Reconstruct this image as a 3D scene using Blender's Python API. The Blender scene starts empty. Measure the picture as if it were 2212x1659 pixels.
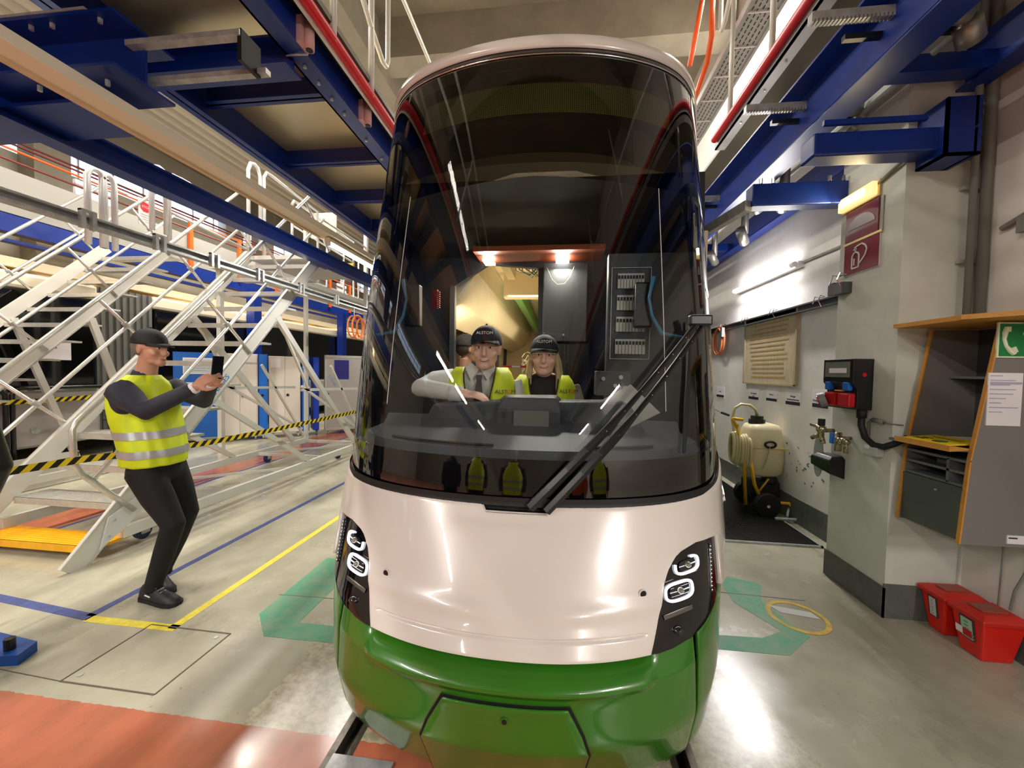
import bpy, bmesh, math, random
from mathutils import Vector, Matrix
random.seed(7)
sc = bpy.context.scene
COL = sc.collection

# ------------------------------------------------------------------ camera
H = 1.58
def make_camera():
    yaw, pitch, roll = math.radians(6.85), math.radians(-2.05), 0.017
    f = Vector((-math.sin(yaw) * math.cos(pitch), math.cos(yaw) * math.cos(pitch), math.sin(pitch)))
    r0 = Vector((math.cos(yaw), math.sin(yaw), 0)); u0 = r0.cross(f)
    r = r0 * math.cos(roll) + u0 * math.sin(roll); u = u0 * math.cos(roll) - r0 * math.sin(roll)
    cd = bpy.data.cameras.new('camera'); cam = bpy.data.objects.new('camera', cd); COL.objects.link(cam)
    cd.sensor_width = 36; cd.lens = 831 / 2212 * 36; cd.clip_start = 0.05; cd.clip_end = 200
    M = Matrix((r, u, -f)).transposed().to_4x4(); M.translation = Vector((0, 0, H))
    cam.matrix_world = M
    sc.camera = cam
make_camera()

# ------------------------------------------------------------------ world, light, exposure
w = bpy.data.worlds.new('world'); sc.world = w; w.use_nodes = True
bg = w.node_tree.nodes['Background']; bg.inputs[0].default_value = (0.62, 0.78, 1.0, 1); bg.inputs[1].default_value = 3.2
sc.view_settings.view_transform = 'Standard'; sc.view_settings.look = 'None'
sc.view_settings.gamma = 1; sc.view_settings.use_curve_mapping = False
sc.view_settings.exposure = 0.24
def area(name, loc, size, power, color=(1, .95, .87), target=None, sizey=None, spread=math.pi):
    l = bpy.data.lights.new(name, 'AREA'); l.energy = power; l.color = color; l.size = size
    if sizey: l.shape = 'RECTANGLE'; l.size_y = sizey
    l.spread = spread
    o = bpy.data.objects.new(name, l); COL.objects.link(o); o.location = loc
    d = (Vector(target) - Vector(loc)) if target else Vector((0, 0, -1))
    o.rotation_euler = d.to_track_quat('-Z', 'Y').to_euler()
    return o
# added fill lights under the roof, no fixtures, to brighten the hall
for (x, y, p) in ((-6.0, 3.0, 230), (-6.5, 8.0, 300), (-6.0, -3.5, 300), (-4.0, -4.5, 200), (-4.0, 4.5, 170), (0, 9, 190), (-7, 14, 250), (2.2, 5.5, 110), (-3.2, -.6, 110)):
    area('hall_fill', (x, y, 6.6), .16, p, (1, .93, .82), None, 2.4)
# ------------------------------------------------------------------ colours and materials
def c(r, g, b):
    f = lambda v: ((v / 255 + .055) / 1.055) ** 2.4 if v / 255 > .04045 else v / 255 / 12.92
    return (f(r), f(g), f(b), 1)
MATS = {}
def mat(name, col, rough=.5, metal=0., emit=None, estr=0., noise=0., nscale=8., bump=0., bscale=60., coat=0., alpha=None, spec=None, dark=None, stretch=None):
    if name in MATS: return MATS[name]
    m = bpy.data.materials.new(name); m.use_nodes = True; nt = m.node_tree; b = nt.nodes['Principled BSDF']
    b.inputs['Base Color'].default_value = col; b.inputs['Roughness'].default_value = rough; b.inputs['Metallic'].default_value = metal
    if coat: b.inputs['Coat Weight'].default_value = coat; b.inputs['Coat Roughness'].default_value = .03
    if spec is not None: b.inputs['Specular IOR Level'].default_value = spec
    if emit: b.inputs['Emission Color'].default_value = emit; b.inputs['Emission Strength'].default_value = estr
    if noise or bump:
        tc = nt.nodes.new('ShaderNodeTexCoord'); src = tc.outputs['Object']
        if stretch:
            mp = nt.nodes.new('ShaderNodeMapping'); mp.inputs['Scale'].default_value = stretch; nt.links.new(src, mp.inputs[0]); src = mp.outputs[0]
    if noise:
        n = nt.nodes.new('ShaderNodeTexNoise'); n.inputs['Scale'].default_value = nscale; n.inputs['Detail'].default_value = 6
        n.inputs['Roughness'].default_value = .65
        nt.links.new(src, n.inputs[0])
        mx = nt.nodes.new('ShaderNodeMix'); mx.data_type = 'RGBA'
        dk = dark or (col[0] * (1 - noise), col[1] * (1 - noise), col[2] * (1 - noise), 1)
        r = nt.nodes.new('ShaderNodeMapRange'); r.inputs[1].default_value = .38; r.inputs[2].default_value = .62
        nt.links.new(n.outputs[0], r.inputs[0]); nt.links.new(r.outputs[0], mx.inputs[0])
        mx.inputs[6].default_value = dk; mx.inputs[7].default_value = col
        nt.links.new(mx.outputs[2], b.inputs['Base Color'])
    if bump:
        n2 = nt.nodes.new('ShaderNodeTexNoise'); n2.inputs['Scale'].default_value = bscale
        nt.links.new(src, n2.inputs[0]); bp = nt.nodes.new('ShaderNodeBump'); bp.inputs[0].default_value = bump; bp.inputs[1].default_value = .01
        nt.links.new(n2.outputs[0], bp.inputs[2]); nt.links.new(bp.outputs[0], b.inputs['Normal'])
    MATS[name] = m
    return m
def glass_mat(name, tint, gloss=.04, boost=1.0):
    m = bpy.data.materials.new(name); m.use_nodes = True; nt = m.node_tree; nt.nodes.clear()
    o = nt.nodes.new('ShaderNodeOutputMaterial'); t = nt.nodes.new('ShaderNodeBsdfTransparent'); g = nt.nodes.new('ShaderNodeBsdfGlossy')
    t.inputs[0].default_value = (*tint, 1); g.inputs['Roughness'].default_value = 0.0
    fr = nt.nodes.new('ShaderNodeFresnel'); fr.inputs[0].default_value = 1.5
    mu = nt.nodes.new('ShaderNodeMath'); mu.operation = 'MULTIPLY'; mu.inputs[1].default_value = boost; mu.use_clamp = True
    mx = nt.nodes.new('ShaderNodeMixShader')
    nt.links.new(fr.outputs[0], mu.inputs[0]); nt.links.new(mu.outputs[0], mx.inputs[0]); nt.links.new(t.outputs[0], mx.inputs[1]); nt.links.new(g.outputs[0], mx.inputs[2]); nt.links.new(mx.outputs[0], o.inputs[0])
    MATS[name] = m; return m

WHITE = mat('tram_white_paint', c(222, 214, 206), .22, coat=.6)
GREEN = mat('tram_green_paint', c(50, 112, 26), .25, coat=.7)
BLACKG = mat('gloss_black', c(8, 8, 10), .08, coat=.5)
BLACK = mat('black_rubber', c(14, 14, 15), .6)
BLACKM = mat('black_plastic', c(20, 20, 22), .35)
BLUE = mat('blue_steel_paint', c(8, 44, 132), .38, noise=.18, nscale=3)
BLUEL = mat('light_blue_paint', c(18, 98, 190), .4)
RED = mat('red_rubber', c(196, 12, 28), .4)
ORANGE = mat('orange_paint', c(238, 92, 22), .4)
ALU = mat('brushed_aluminium', c(214, 212, 204), .32, .6, noise=.12, nscale=20)
ALUP = mat('painted_aluminium', c(214, 212, 204), .4, .25)
STEEL = mat('galvanised_steel', c(184, 186, 184), .38, .3, noise=.3, nscale=14)
CHROME = mat('polished_steel', c(225, 225, 225), .12, 1.)
CREAM = mat('cream_enamel', c(226, 214, 190), .45)
WALL = mat('wall_plaster', c(226, 222, 216), .8, noise=.08, nscale=5, bump=.25, bscale=90)
PILL = mat('pillar_plaster', c(206, 208, 198), .75, noise=.1, nscale=4, bump=.25, bscale=90)
BASEG = mat('grey_skirting_paint', c(98, 100, 96), .6, noise=.25, nscale=9)
DGREY = mat('dark_grey_laminate', c(66, 68, 68), .5)
MGREY = mat('mid_grey_laminate', c(122, 118, 116), .55)
BEECH = mat('beech_edge', c(206, 146, 62), .5, noise=.15, nscale=25)
YEL = mat('signal_yellow', c(246, 178, 14), .45, noise=.12, nscale=12)
PAPER = mat('white_paper', c(232, 228, 232), .7)
CONC = mat('concrete_ceiling', c(150, 142, 126), .9, noise=.22, nscale=1.2, bump=.3, bscale=8)
CONCB = mat('concrete_beam', c(158, 152, 138), .9, noise=.2, nscale=1.5)
DARK = mat('dark_interior', c(24, 25, 27), .6)
TUBE = mat('fluorescent_tube', (1, 1, 1, 1), .5, emit=(1, .96, .95, 1), estr=26)
WARM = mat('warm_lamp', (1, 1, 1, 1), .5, emit=(1, .82, .5, 1), estr=14)
LED = mat('led_panel', (1, 1, 1, 1), .5, emit=(1, .98, .95, 1), estr=22)

# ------------------------------------------------------------------ mesh helpers
class MB:
    def __init__(s): s.v = []; s.f = []
    def add(s, vs, fs):
        n = len(s.v); s.v += [tuple(p) for p in vs]; s.f += [tuple(i + n for i in q) for q in fs]; return s
    def box(s, x0, x1, y0, y1, z0, z1):
        return s.add([(x0, y0, z0), (x1, y0, z0), (x1, y1, z0), (x0, y1, z0), (x0, y0, z1), (x1, y0, z1), (x1, y1, z1), (x0, y1, z1)],
                     [(3, 2, 1, 0), (4, 5, 6, 7), (0, 1, 5, 4), (1, 2, 6, 5), (2, 3, 7, 6), (3, 0, 4, 7)])
    def bar(s, a, b, wd, ht, up=(0, 0, 1)):          # rectangular bar from a to b
        a, b = Vector(a), Vector(b); d = (b - a).normalized(); u = Vector(up)
        r = d.cross(u)
        if r.length < 1e-4: r = d.cross(Vector((1, 0, 0)))
        r.normalize(); u = r.cross(d).normalized(); r *= wd / 2; u *= ht / 2
        vs = [a - r - u, a + r - u, a + r + u, a - r + u, b - r - u, b + r - u, b + r + u, b - r + u]
        return s.add(vs, [(0, 1, 2, 3), (7, 6, 5, 4), (0, 4, 5, 1), (1, 5, 6, 2), (2, 6, 7, 3), (3, 7, 4, 0)])
    def tube(s, pts, r, n=10, caps=True):
        pts = [Vector(p) for p in pts]; rs = r if isinstance(r, (list, tuple)) else [r] * len(pts)
        prev = None; rings = []
        for i, p in enumerate(pts):
            d = (pts[min(i + 1, len(pts) - 1)] - pts[max(i - 1, 0)]).normalized()
            if prev is None:
                a = d.cross(Vector((0, 0, 1)));
                if a.length < .05: a = d.cross(Vector((1, 0, 0)))
                a.normalize()
            else:
                a = prev - d * prev.dot(d)
                if a.length < 1e-4: a = d.cross(Vector((1, 0, 0)))
                a.normalize()
            prev = a; b = d.cross(a)
            rings.append([p + (a * math.cos(2 * math.pi * k / n) + b * math.sin(2 * math.pi * k / n)) * rs[i] for k in range(n)])
        return s.loft(rings, caps)
    def loft(s, rings, caps=True, closed=True):
        n = len(rings[0]); vs = [p for r in rings for p in r]; fs = []
        for i in range(len(rings) - 1):
            for k in range(n if closed else n - 1):
                fs.append((i * n + k, i * n + (k + 1) % n, (i + 1) * n + (k + 1) % n, (i + 1) * n + k))
        if caps and closed: fs.append(tuple(range(n - 1, -1, -1))); fs.append(tuple((len(rings) - 1) * n + k for k in range(n)))
        return s.add(vs, fs)
    def prism(s, poly, axis, a0, a1):                # polygon in the plane normal to axis, extruded a0..a1
        def P(u, v, a): return {'x': (a, u, v), 'y': (u, a, v), 'z': (u, v, a)}[axis]
        n = len(poly)
        return s.add([P(u, v, a0) for u, v in poly] + [P(u, v, a1) for u, v in poly],
                     [tuple(range(n - 1, -1, -1)), tuple(range(n, 2 * n))] + [(k, (k + 1) % n, n + (k + 1) % n, n + k) for k in range(n)])
    def cyl(s, a, b, r, n=16, r2=None): return s.tube([a, b], [r, r if r2 is None else r2], n)
    def ball(s, ctr, rx, ry=None, rz=None, n=12, m=8):
        ry = ry or rx; rz = rz or rx; x, y, z = ctr; rings = []
        for i in range(m + 1):
            t = math.pi * (i + .02) / (m + .04)
            rings.append([(x + rx * math.sin(t) * math.cos(2 * math.pi * k / n), y + ry * math.sin(t) * math.sin(2 * math.pi * k / n), z - rz * math.cos(t)) for k in range(n)])
        return s.loft(rings)
    def torus(s, ctr, R, r, axis='x', n=32, m=8, sy=1.0):
        pts = []
        for k in range(n + 1):
            a = 2 * math.pi * k / n; u, v = R * math.cos(a), R * math.sin(a) * sy
            pts.append({'x': (ctr[0], ctr[1] + u, ctr[2] + v), 'y': (ctr[0] + u, ctr[1], ctr[2] + v), 'z': (ctr[0] + u, ctr[1] + v, ctr[2])}[axis])
        return s.tube(pts, r, m, False)
    def build(s, name, m, parent=None, smooth=False, bevel=0, wn=False):
        me = bpy.data.meshes.new(name); me.from_pydata(s.v, [], s.f); me.update()
        bm = bmesh.new(); bm.from_mesh(me); bmesh.ops.recalc_face_normals(bm, faces=bm.faces); bm.to_mesh(me); bm.free()
        me.materials.append(m); o = bpy.data.objects.new(name, me); COL.objects.link(o)
        if parent is not None: o.parent = parent; o.matrix_parent_inverse = parent.matrix_world.inverted() if False else Matrix.Translation(-parent.location)
        if smooth:
            for p in me.polygons: p.use_smooth = True
        if bevel:
            b = o.modifiers.new('bevel', 'BEVEL'); b.width = bevel; b.segments = 2; b.limit_method = 'ANGLE'
        return o
def autosmooth(o, ang=40):
    me = o.data
    for p in me.polygons: p.use_smooth = True
    try: me.set_sharp_from_angle(angle=math.radians(ang))
    except Exception: pass
    return o
def tag(o, label, cat, group=None, kind=None):
    o['label'] = label
    if cat: o['category'] = cat
    if group: o['group'] = group
    if kind: o['kind'] = kind
    return o
def thing(name, loc, label, cat, group=None):
    o = bpy.data.objects.new(name, None); COL.objects.link(o); o.location = loc; o.empty_display_size = .05
    return tag(o, label, cat, group)
def struct(name, mb, m, label=None, **k):
    o = mb.build(name, m, **k); o['kind'] = 'structure'
    if label: o['label'] = label
    return o
def copy_tree(o, parent=None):
    cp = o.copy(); COL.objects.link(cp); cp.parent = parent
    for ch in list(o.children): copy_tree(ch, cp)
    return cp
def text(body, name, size, m, loc, rot, parent=None, extr=.0006, align='CENTER', sx=1.0):
    cu = bpy.data.curves.new(name, 'FONT'); cu.body = body; cu.size = size; cu.extrude = extr; cu.align_x = align; cu.align_y = 'CENTER'
    tmp = bpy.data.objects.new(name + '_tmp', cu); COL.objects.link(tmp)
    dg = bpy.context.evaluated_depsgraph_get(); me = bpy.data.meshes.new_from_object(tmp.evaluated_get(dg)); bpy.data.objects.remove(tmp)
    me.materials.clear(); me.materials.append(m); me.name = name
    o = bpy.data.objects.new(name, me); COL.objects.link(o)
    o.location = loc; o.rotation_euler = rot; o.scale = (sx, 1, 1)
    if parent is not None: o.parent = parent; o.matrix_parent_inverse = Matrix.Translation(-parent.location)
    return o
def lines_block(mb, origin, du, dv, rows, w0=.9, th=.006):
    """small unreadable text lines as thin raised strips. origin corner, du/dv full extents"""
    o, du, dv = Vector(origin), Vector(du), Vector(dv); n = du.cross(dv).normalized() * .0008
    for (v, a, b, t) in rows:
        p = o + dv * v + du * a; q = o + dv * v + du * b; h = dv.normalized() * t / 2
        mb.add([p - h + n, q - h + n, q + h + n, p + h + n, p - h, q - h, q + h, p + h], [(0, 1, 2, 3), (7, 6, 5, 4), (0, 4, 5, 1), (1, 5, 6, 2), (2, 6, 7, 3), (3, 7, 4, 0)])
    return mb
AX=-0.157
CURV=[
(.20,[(0,1.20),(.25,1.22),(.44,1.285),(.58,1.35),(.68,1.43),(.745,1.53),(.805,1.66),(.885,1.9),(1.0,2.25),(1.18,2.8),(1.28,3.4)]),
(.45,[(0,1.09),(.25,1.11),(.45,1.18),(.6,1.27),(.7,1.38),(.785,1.52),(.85,1.67),(.94,1.9),(1.06,2.25),(1.22,2.8),(1.325,3.4)]),
(.62,[(0,1.10),(.25,1.12),(.45,1.19),(.6,1.28),(.7,1.385),(.785,1.52),(.85,1.67),(.94,1.9),(1.06,2.25),(1.22,2.8),(1.325,3.4)]),
(.72,[(0,1.155),(.25,1.175),(.45,1.24),(.6,1.32),(.705,1.42),(.79,1.54),(.855,1.68),(.945,1.9),(1.065,2.25),(1.22,2.8),(1.325,3.4)]),
(1.1,[(0,1.365),(.24,1.38),(.44,1.43),(.585,1.495),(.705,1.585),(.795,1.69),(.865,1.81),(.955,2.03),(1.07,2.32),(1.21,2.8),(1.325,3.4)]),
(3.2,[(0,1.95),(.25,1.97),(.45,2.02),(.61,2.085),(.735,2.165),(.835,2.275),(.90,2.40),(.985,2.64),(1.07,2.9),(1.2,3.25),(1.29,3.7)])]
def _cr(a,b,c,d,t):
    return ((1-t)**3*a+(3*t**3-6*t*t+4)*b+(-3*t**3+3*t*t+3*t+1)*c+t**3*d)/6
def _row(row,k):
    i=min(int(k),9); f=k-i
    g=lambda j:(row[j] if j>=0 else (-row[-j][0],row[-j][1])) if j<=10 else (2*row[10][0]-row[9][0],2*row[10][1]-row[9][1])
    A,B,Cc,D=g(i-1),g(i),g(i+1),g(i+2)
    return _cr(A[0],B[0],Cc[0],D[0],f),_cr(A[1],B[1],Cc[1],D[1],f)
def S(k,z,off=0.0):
    """point on the tram nose; k in -10..10 runs round the nose, z height, off outward offset"""
    def base(k,z):
        s=1 if k>=0 else -1; a=abs(k)
        zz=max(.2,min(3.2,z))
        for n in range(len(CURV)-1):
            if zz<=CURV[n+1][0]: break
        z0,r0=CURV[n]; z1,r1=CURV[n+1]; f=(zz-z0)/(z1-z0)
        if z1==3.2: f=f**1.3
        p=_row(r0,a); q=_row(r1,a)
        return (AX+s*(p[0]+(q[0]-p[0])*f), p[1]+(q[1]-p[1])*f, z)
    p=base(k,z)
    if not off: return p
    e=.05; a=base(k-e,z); b=base(k+e,z); dx,dy=b[0]-a[0],b[1]-a[1]; L=(dx*dx+dy*dy)**.5
    return (p[0]+dy/L*off, p[1]-dx/L*off, z)

# ------------------------------------------------------------------ hall
fm = bpy.data.materials.new('hall_floor'); fm.use_nodes = True
def floor_material():
    nt = fm.node_tree; L = nt.links.new; N = nt.nodes.new; b = nt.nodes['Principled BSDF']
    tc = N('ShaderNodeTexCoord'); sep = N('ShaderNodeSeparateXYZ'); L(tc.outputs['Object'], sep.inputs[0])
    def noise(sc_, det=6, rough=.6, mp=None):
        n = N('ShaderNodeTexNoise'); n.inputs['Scale'].default_value = sc_; n.inputs['Detail'].default_value = det; n.inputs['Roughness'].default_value = rough
        if mp:
            m = N('ShaderNodeMapping'); m.inputs['Scale'].default_value = mp; L(tc.outputs['Object'], m.inputs[0]); L(m.outputs[0], n.inputs[0])
        else: L(tc.outputs['Object'], n.inputs[0])
        return n.outputs[0]
    def ramp(src, a, b_): r = N('ShaderNodeMapRange'); r.inputs[1].default_value = a; r.inputs[2].default_value = b_; L(src, r.inputs[0]); return r.outputs[0]
    def mix(f, a, b_):
        m = N('ShaderNodeMix'); m.data_type = 'RGBA'
        if isinstance(f, float): m.inputs[0].default_value = f
        else: L(f, m.inputs[0])
        for i, v in ((6, a), (7, b_)):
            if isinstance(v, tuple): m.inputs[i].default_value = v
            else: L(v, m.inputs[i])
        return m.outputs[2]
    def cmp(src, op, v):
        m = N('ShaderNodeMath'); m.operation = op; L(src, m.inputs[0])
        if isinstance(v, float) or isinstance(v, int): m.inputs[1].default_value = v
        else: L(v, m.inputs[1])
        return m.outputs[0]
    base = mix(ramp(noise(1.3), .35, .65), c(150, 146, 126), c(184, 180, 160))
    base = mix(cmp(ramp(noise(5, 8, .7, (1, .35, 1)), .60, .70), 'MULTIPLY', .45), base, c(116, 104, 82))
    base = mix(cmp(ramp(noise(38, 3, .5), .68, .76), 'MULTIPLY', .5), base, c(96, 88, 70))
    # rough bare concrete in a band either side of the rails
    wob = cmp(noise(2.2, 5, .6), 'MULTIPLY', .5)
    dist = cmp(cmp(cmp(sep.outputs[0], 'ADD', .157), 'ABSOLUTE', 0.), 'ADD', wob)
    near = cmp(dist, 'LESS_THAN', 1.42)
    ynear = cmp(sep.outputs[1], 'LESS_THAN', 2.25)
    rough_c = mix(ramp(noise(22, 8, .75), .4, .6), c(150, 142, 116), c(196, 190, 162))
    rough_c = mix(cmp(ramp(noise(3.5, 7, .7), .58, .66), 'MULTIPLY', .6), rough_c, c(128, 112, 84))
    base = mix(cmp(cmp(near, 'MULTIPLY', ynear), 'MULTIPLY', .85), base, rough_c)
    # red painted crossing and red lane
    redc = mix(ramp(noise(3, 6, .6, (1, .4, 1)), .35, .65), c(150, 92, 66), c(196, 112, 82))
    edge = cmp(noise(25, 3, .5), 'MULTIPLY', .02)
    y2 = cmp(sep.outputs[1], 'ADD', edge)
    r1 = cmp(cmp(y2, 'LESS_THAN', 1.50), 'MULTIPLY', cmp(sep.outputs[0], 'LESS_THAN', .36))
    r2 = cmp(cmp(cmp(sep.outputs[0], 'LESS_THAN', -4.72), 'MULTIPLY', cmp(sep.outputs[0], 'GREATER_THAN', -5.45)), 'MULTIPLY', cmp(sep.outputs[1], 'GREATER_THAN', 2.6))
    r3 = cmp(cmp(r1, 'MAXIMUM', r2), 'MULTIPLY', 1.)
    base = mix(r3, base, redc)
    L(base, b.inputs['Base Color'])
    L(ramp(noise(3), 0., 2.2), b.inputs['Roughness'])
    b.inputs['Roughness'].default_value = .45
    bp = N('ShaderNodeBump'); bp.inputs[0].default_value = .25; bp.inputs[1].default_value = .01; L(noise(60, 6), bp.inputs[2]); L(bp.outputs[0], b.inputs['Normal'])
floor_material()
GR = [(-.905, -.80), (.485, .59)]      # openings in the slab that carry the rails
mb = MB(); X0, X1, Y0, Y1 = -11.0, 3.0, -7.0, 26.0
for a, b_ in ((X0, GR[0][0]), (GR[0][1], GR[1][0]), (GR[1][1], X1)): mb.box(a, b_, Y0, Y1, -.15, 0)
for a, b_ in GR: mb.box(a, b_, Y0, Y1, -.15, -.09)
struct('floor', mb, fm)
RAILM = mat('worn_rail_steel', c(112, 106, 96), .4, .7, noise=.4, nscale=30)
for (a, b_), side, lab in ((GR[0], 1, 'left grooved steel tram rail set in the floor'), (GR[1], -1, 'right grooved steel tram rail set in the floor')):
    mb = MB()
    if side == 1: mb.box(a, a + .03, Y0, Y1, -.09, .002); mb.box(a + .075, b_, Y0, Y1, -.09, -.004)
    else: mb.box(b_ - .03, b_, Y0, Y1, -.09, .002); mb.box(a, b_ - .075, Y0, Y1, -.09, -.004)
    mb.box(a, b_, Y0, Y1, -.09, -.07)
    o = mb.build('tram_rail', RAILM); tag(o, lab, 'rail', 'rails of the track')
# steel plate across the left rail
o = MB().box(-.875, -.62, 1.16, 1.415, .001, .012).build('rail_plate', STEEL); tag(o, 'grey steel plate bolted beside the left rail in red floor', 'plate')
# painted markings
def marking(name, polys, m, label, z=.0015, cat='floor marking', group=None):
    mb = MB()
    for p in polys: mb.prism(p, 'z', .0003, z)
    o = mb.build(name, m); tag(o, label, cat, group); return o
BLINE = mat('blue_floor_paint', c(72, 84, 142), .6, noise=.3, nscale=25); YLINE = mat('yellow_floor_tape', c(232, 214, 62), .5, noise=.2, nscale=30)
GLINE = mat('green_floor_paint', c(62, 150, 112), .55, noise=.3, nscale=9, dark=c(112, 150, 116)); OLINE = mat('ochre_floor_paint', c(214, 176, 52), .6, noise=.3, nscale=20)
def R4(x0, x1, y0, y1): return [(x0, y0), (x1, y0), (x1, y1), (x0, y1)]
marking('blue_floor_line', [R4(-2.905, -2.85, 2.02, 14), [(-6, 2.30), (-6, 2.36), (-2.85, 2.04), (-2.85, 1.98)]], BLINE, 'blue painted line on the floor that turns a corner by the stairs')
marking('yellow_floor_line', [R4(-2.295, -2.24, 1.99, 9.), R4(-2.86, -2.24, 1.97, 2.025)], YLINE, 'yellow tape line on the floor between blue line and tram')
marking('lane_floor_line', [R4(-4.72, -4.68, 2.6, 20)], BLINE, 'thin blue line edging the red lane under the stairs')
marking('green_floor_arrow', [[(-1.86, 2.19), (-1.68, 2.01), (-1.50, 2.01), (-1.50, 2.15), (-1.56, 2.15), (-1.56, 2.9), (-1.87, 2.93)], [(-1.50, 2.01), (-.9, 2.02), (-.9, 2.15), (-1.50, 2.15)]], GLINE, 'green painted arrow outline on the floor left of the tram', z=.0014)
marking('green_floor_arrow', [[(.8, 2.28), (1.327, 2.285), (1.54, 2.47), (1.40, 2.50), (1.25, 2.42), (.8, 2.40)], [(1.54, 2.47), (1.44, 2.82), (1.55, 3.05), (1.34, 3.13), (1.25, 3.0), (1.24, 2.78), (1.40, 2.50)]], GLINE, 'green worn arrow outline on the floor right of the tram', z=.0014)
mb = MB(); n = 40
for rr0, rr1, za, zb in ((.155, .185, .0005, .0026),):
    ring = [[(1.585 + rr * math.cos(2 * math.pi * k / n) * .95, 2.67 + rr * math.sin(2 * math.pi * k / n) * .95, zz) for k in range(n)] for rr, zz in ((rr0, za), (rr0, zb), (rr1, zb), (rr1, za))]
    mb.loft(ring, caps=False)
o = mb.build('yellow_floor_circle', OLINE); tag(o, 'yellow painted circle on the floor right of the tram', 'floor marking')
WP = mat('white_floor_patch', c(186, 188, 184), .6)
q = MB().prism([(1.46, 2.78), (1.50, 2.70), (1.72, 2.66), (1.70, 2.73)], 'z', .0005, .0028).build('white_patch', WP, o)
# inspection cover and cracks
PLM = mat('cover_seam', c(92, 84, 72), .8)
cv = thing('inspection_cover', (-2.15, 1.8, 0), 'square inspection cover with thin seams in the floor near the yellow line', 'cover')
mb = MB()
for a, b_ in (((-2.42, 2.005), (-1.885, 2.0)), ((-1.885, 2.0), (-1.885, 1.57)), ((-1.885, 1.57), (-2.42, 1.575)), ((-2.42, 1.575), (-2.42, 2.005))):
    mb.bar((*a, .001), (*b_, .001), .008, .0025)
mb.build('cover_seam', PLM, cv)
MB().cyl((-1.94, 1.96, .0), (-1.94, 1.96, .004), .012).build('lifting_socket', STEEL, cv); MB().cyl((-2.37, 1.62, 0), (-2.37, 1.62, .004), .012).build('lifting_socket', STEEL, cv)
mb = MB(); pts = [(-1.885, 2.4), (-1.2, 2.42), (-.9, 2.44)]
for i in range(2): mb.bar((*pts[i], .001), (*pts[i + 1], .001), .004, .002)
tag(mb.build('floor_joint', PLM), 'thin joint line across the left green floor arrow', 'joint')
tag(MB().bar((1.0, 2.9, .001), (1.75, 2.87, .001), .004, .002).build('floor_joint', PLM), 'thin joint line in the floor right of the tram', 'joint')
tag(MB().bar((-4.0, 1.66, .001), (-2.42, 1.575, .001), .004, .002).build('floor_joint', PLM), 'thin joint line running left from the inspection cover', 'joint')

# walls and ceiling
X = 2.56
mb = MB(); mb.box(X, 3.0, 3.30, Y1, 0, 7.4); struct('wall_right', mb, WALL)
mb = MB(); mb.box(X + .03, 3.0, Y0, 2.75, 0, 7.4); struct('wall_right_near', mb, WALL)
mb = MB(); mb.box(2.15, 2.9, 2.75, 3.30, 0, 7.4); struct('pillar_right', mb, PILL)
struct('baseboard_right', MB().box(X - .012, X, 3.30, Y1, 0, .265), BASEG)
struct('baseboard_pillar', MB().box(2.14, 2.15, 2.74, 3.31, 0, .20).box(2.14, 2.6, 2.74, 2.75, 0, .225), BASEG)
struct('baseboard_near', MB().box(X + .018, X + .03, Y0, 2.74, 0, .22), BASEG)
struct('wall_back', MB().box(X0, X1, Y0 - .3, Y0, 0, 7.4), mat('back_wall', c(120, 116, 108), .8))
struct('wall_far', MB().box(X0, X1, Y1, Y1 + .3, 0, 7.4), mat('far_wall', c(150, 146, 136), .8))
mb = MB().box(X0 - .3, X0, Y0, Y1, 0, 5.8).box(X0 - .3, X0, Y0, Y1, 6.35, 7.4)
for y in range(-6, 27, 6): mb.box(X0 - .3, X0, y - .35, y + .35, 5.75, 6.4)
struct('wall_left', mb, mat('left_wall_concrete', c(176, 172, 160), .85, noise=.12, nscale=2))
mb = MB()
for y in range(-6, 24, 6):
    for k in range(1, 8): mb.box(X0 - .1, X0 - .06, y + .35 + k * .7 - .02, y + .35 + k * .7 + .02, 5.8, 6.35)
    mb.box(X0 - .1, X0 - .06, y, y + 6, 6.06, 6.09)
struct('window_1', mb, ALUP, 'long strip of clerestory windows high in the left wall')
mb = MB(); mb.box(X0, X1, Y0, Y1, 7.4, 7.7)
struct('ceiling', mb, CONC)
mb = MB()
for y in (-4.5, -1.8, .9, 3.6, 6.3, 9.0, 11.7, 14.4): mb.box(-3.4, 3.0, y, y + .45, 6.75, 7.4)
struct('trim_1', mb, CONCB, 'deep concrete cross beams under the roof')
mb = MB()
for k in range(22):
    x = -9.9 + k * .3; mb.prism([(x, 7.4), (x + .05, 7.28), (x + .17, 7.28), (x + .22, 7.4)], 'y', Y0, Y1)
struct('trim_2', mb, mat('trapezoidal_sheet', c(214, 208, 190), .6), 'ribbed sheet roof over the left bay')
struct('trim_3', MB().box(-3.5, -3.1, Y0, Y1, 6.6, 7.4), CONCB, 'long concrete roof beam')
mb = MB()
for y in (1, 7, 13, 19): mb.box(X0, X0 + .4, y - .3, y + .3, 0, 7.4)
struct('trim_4', mb, CONCB, 'concrete wall columns')

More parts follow.
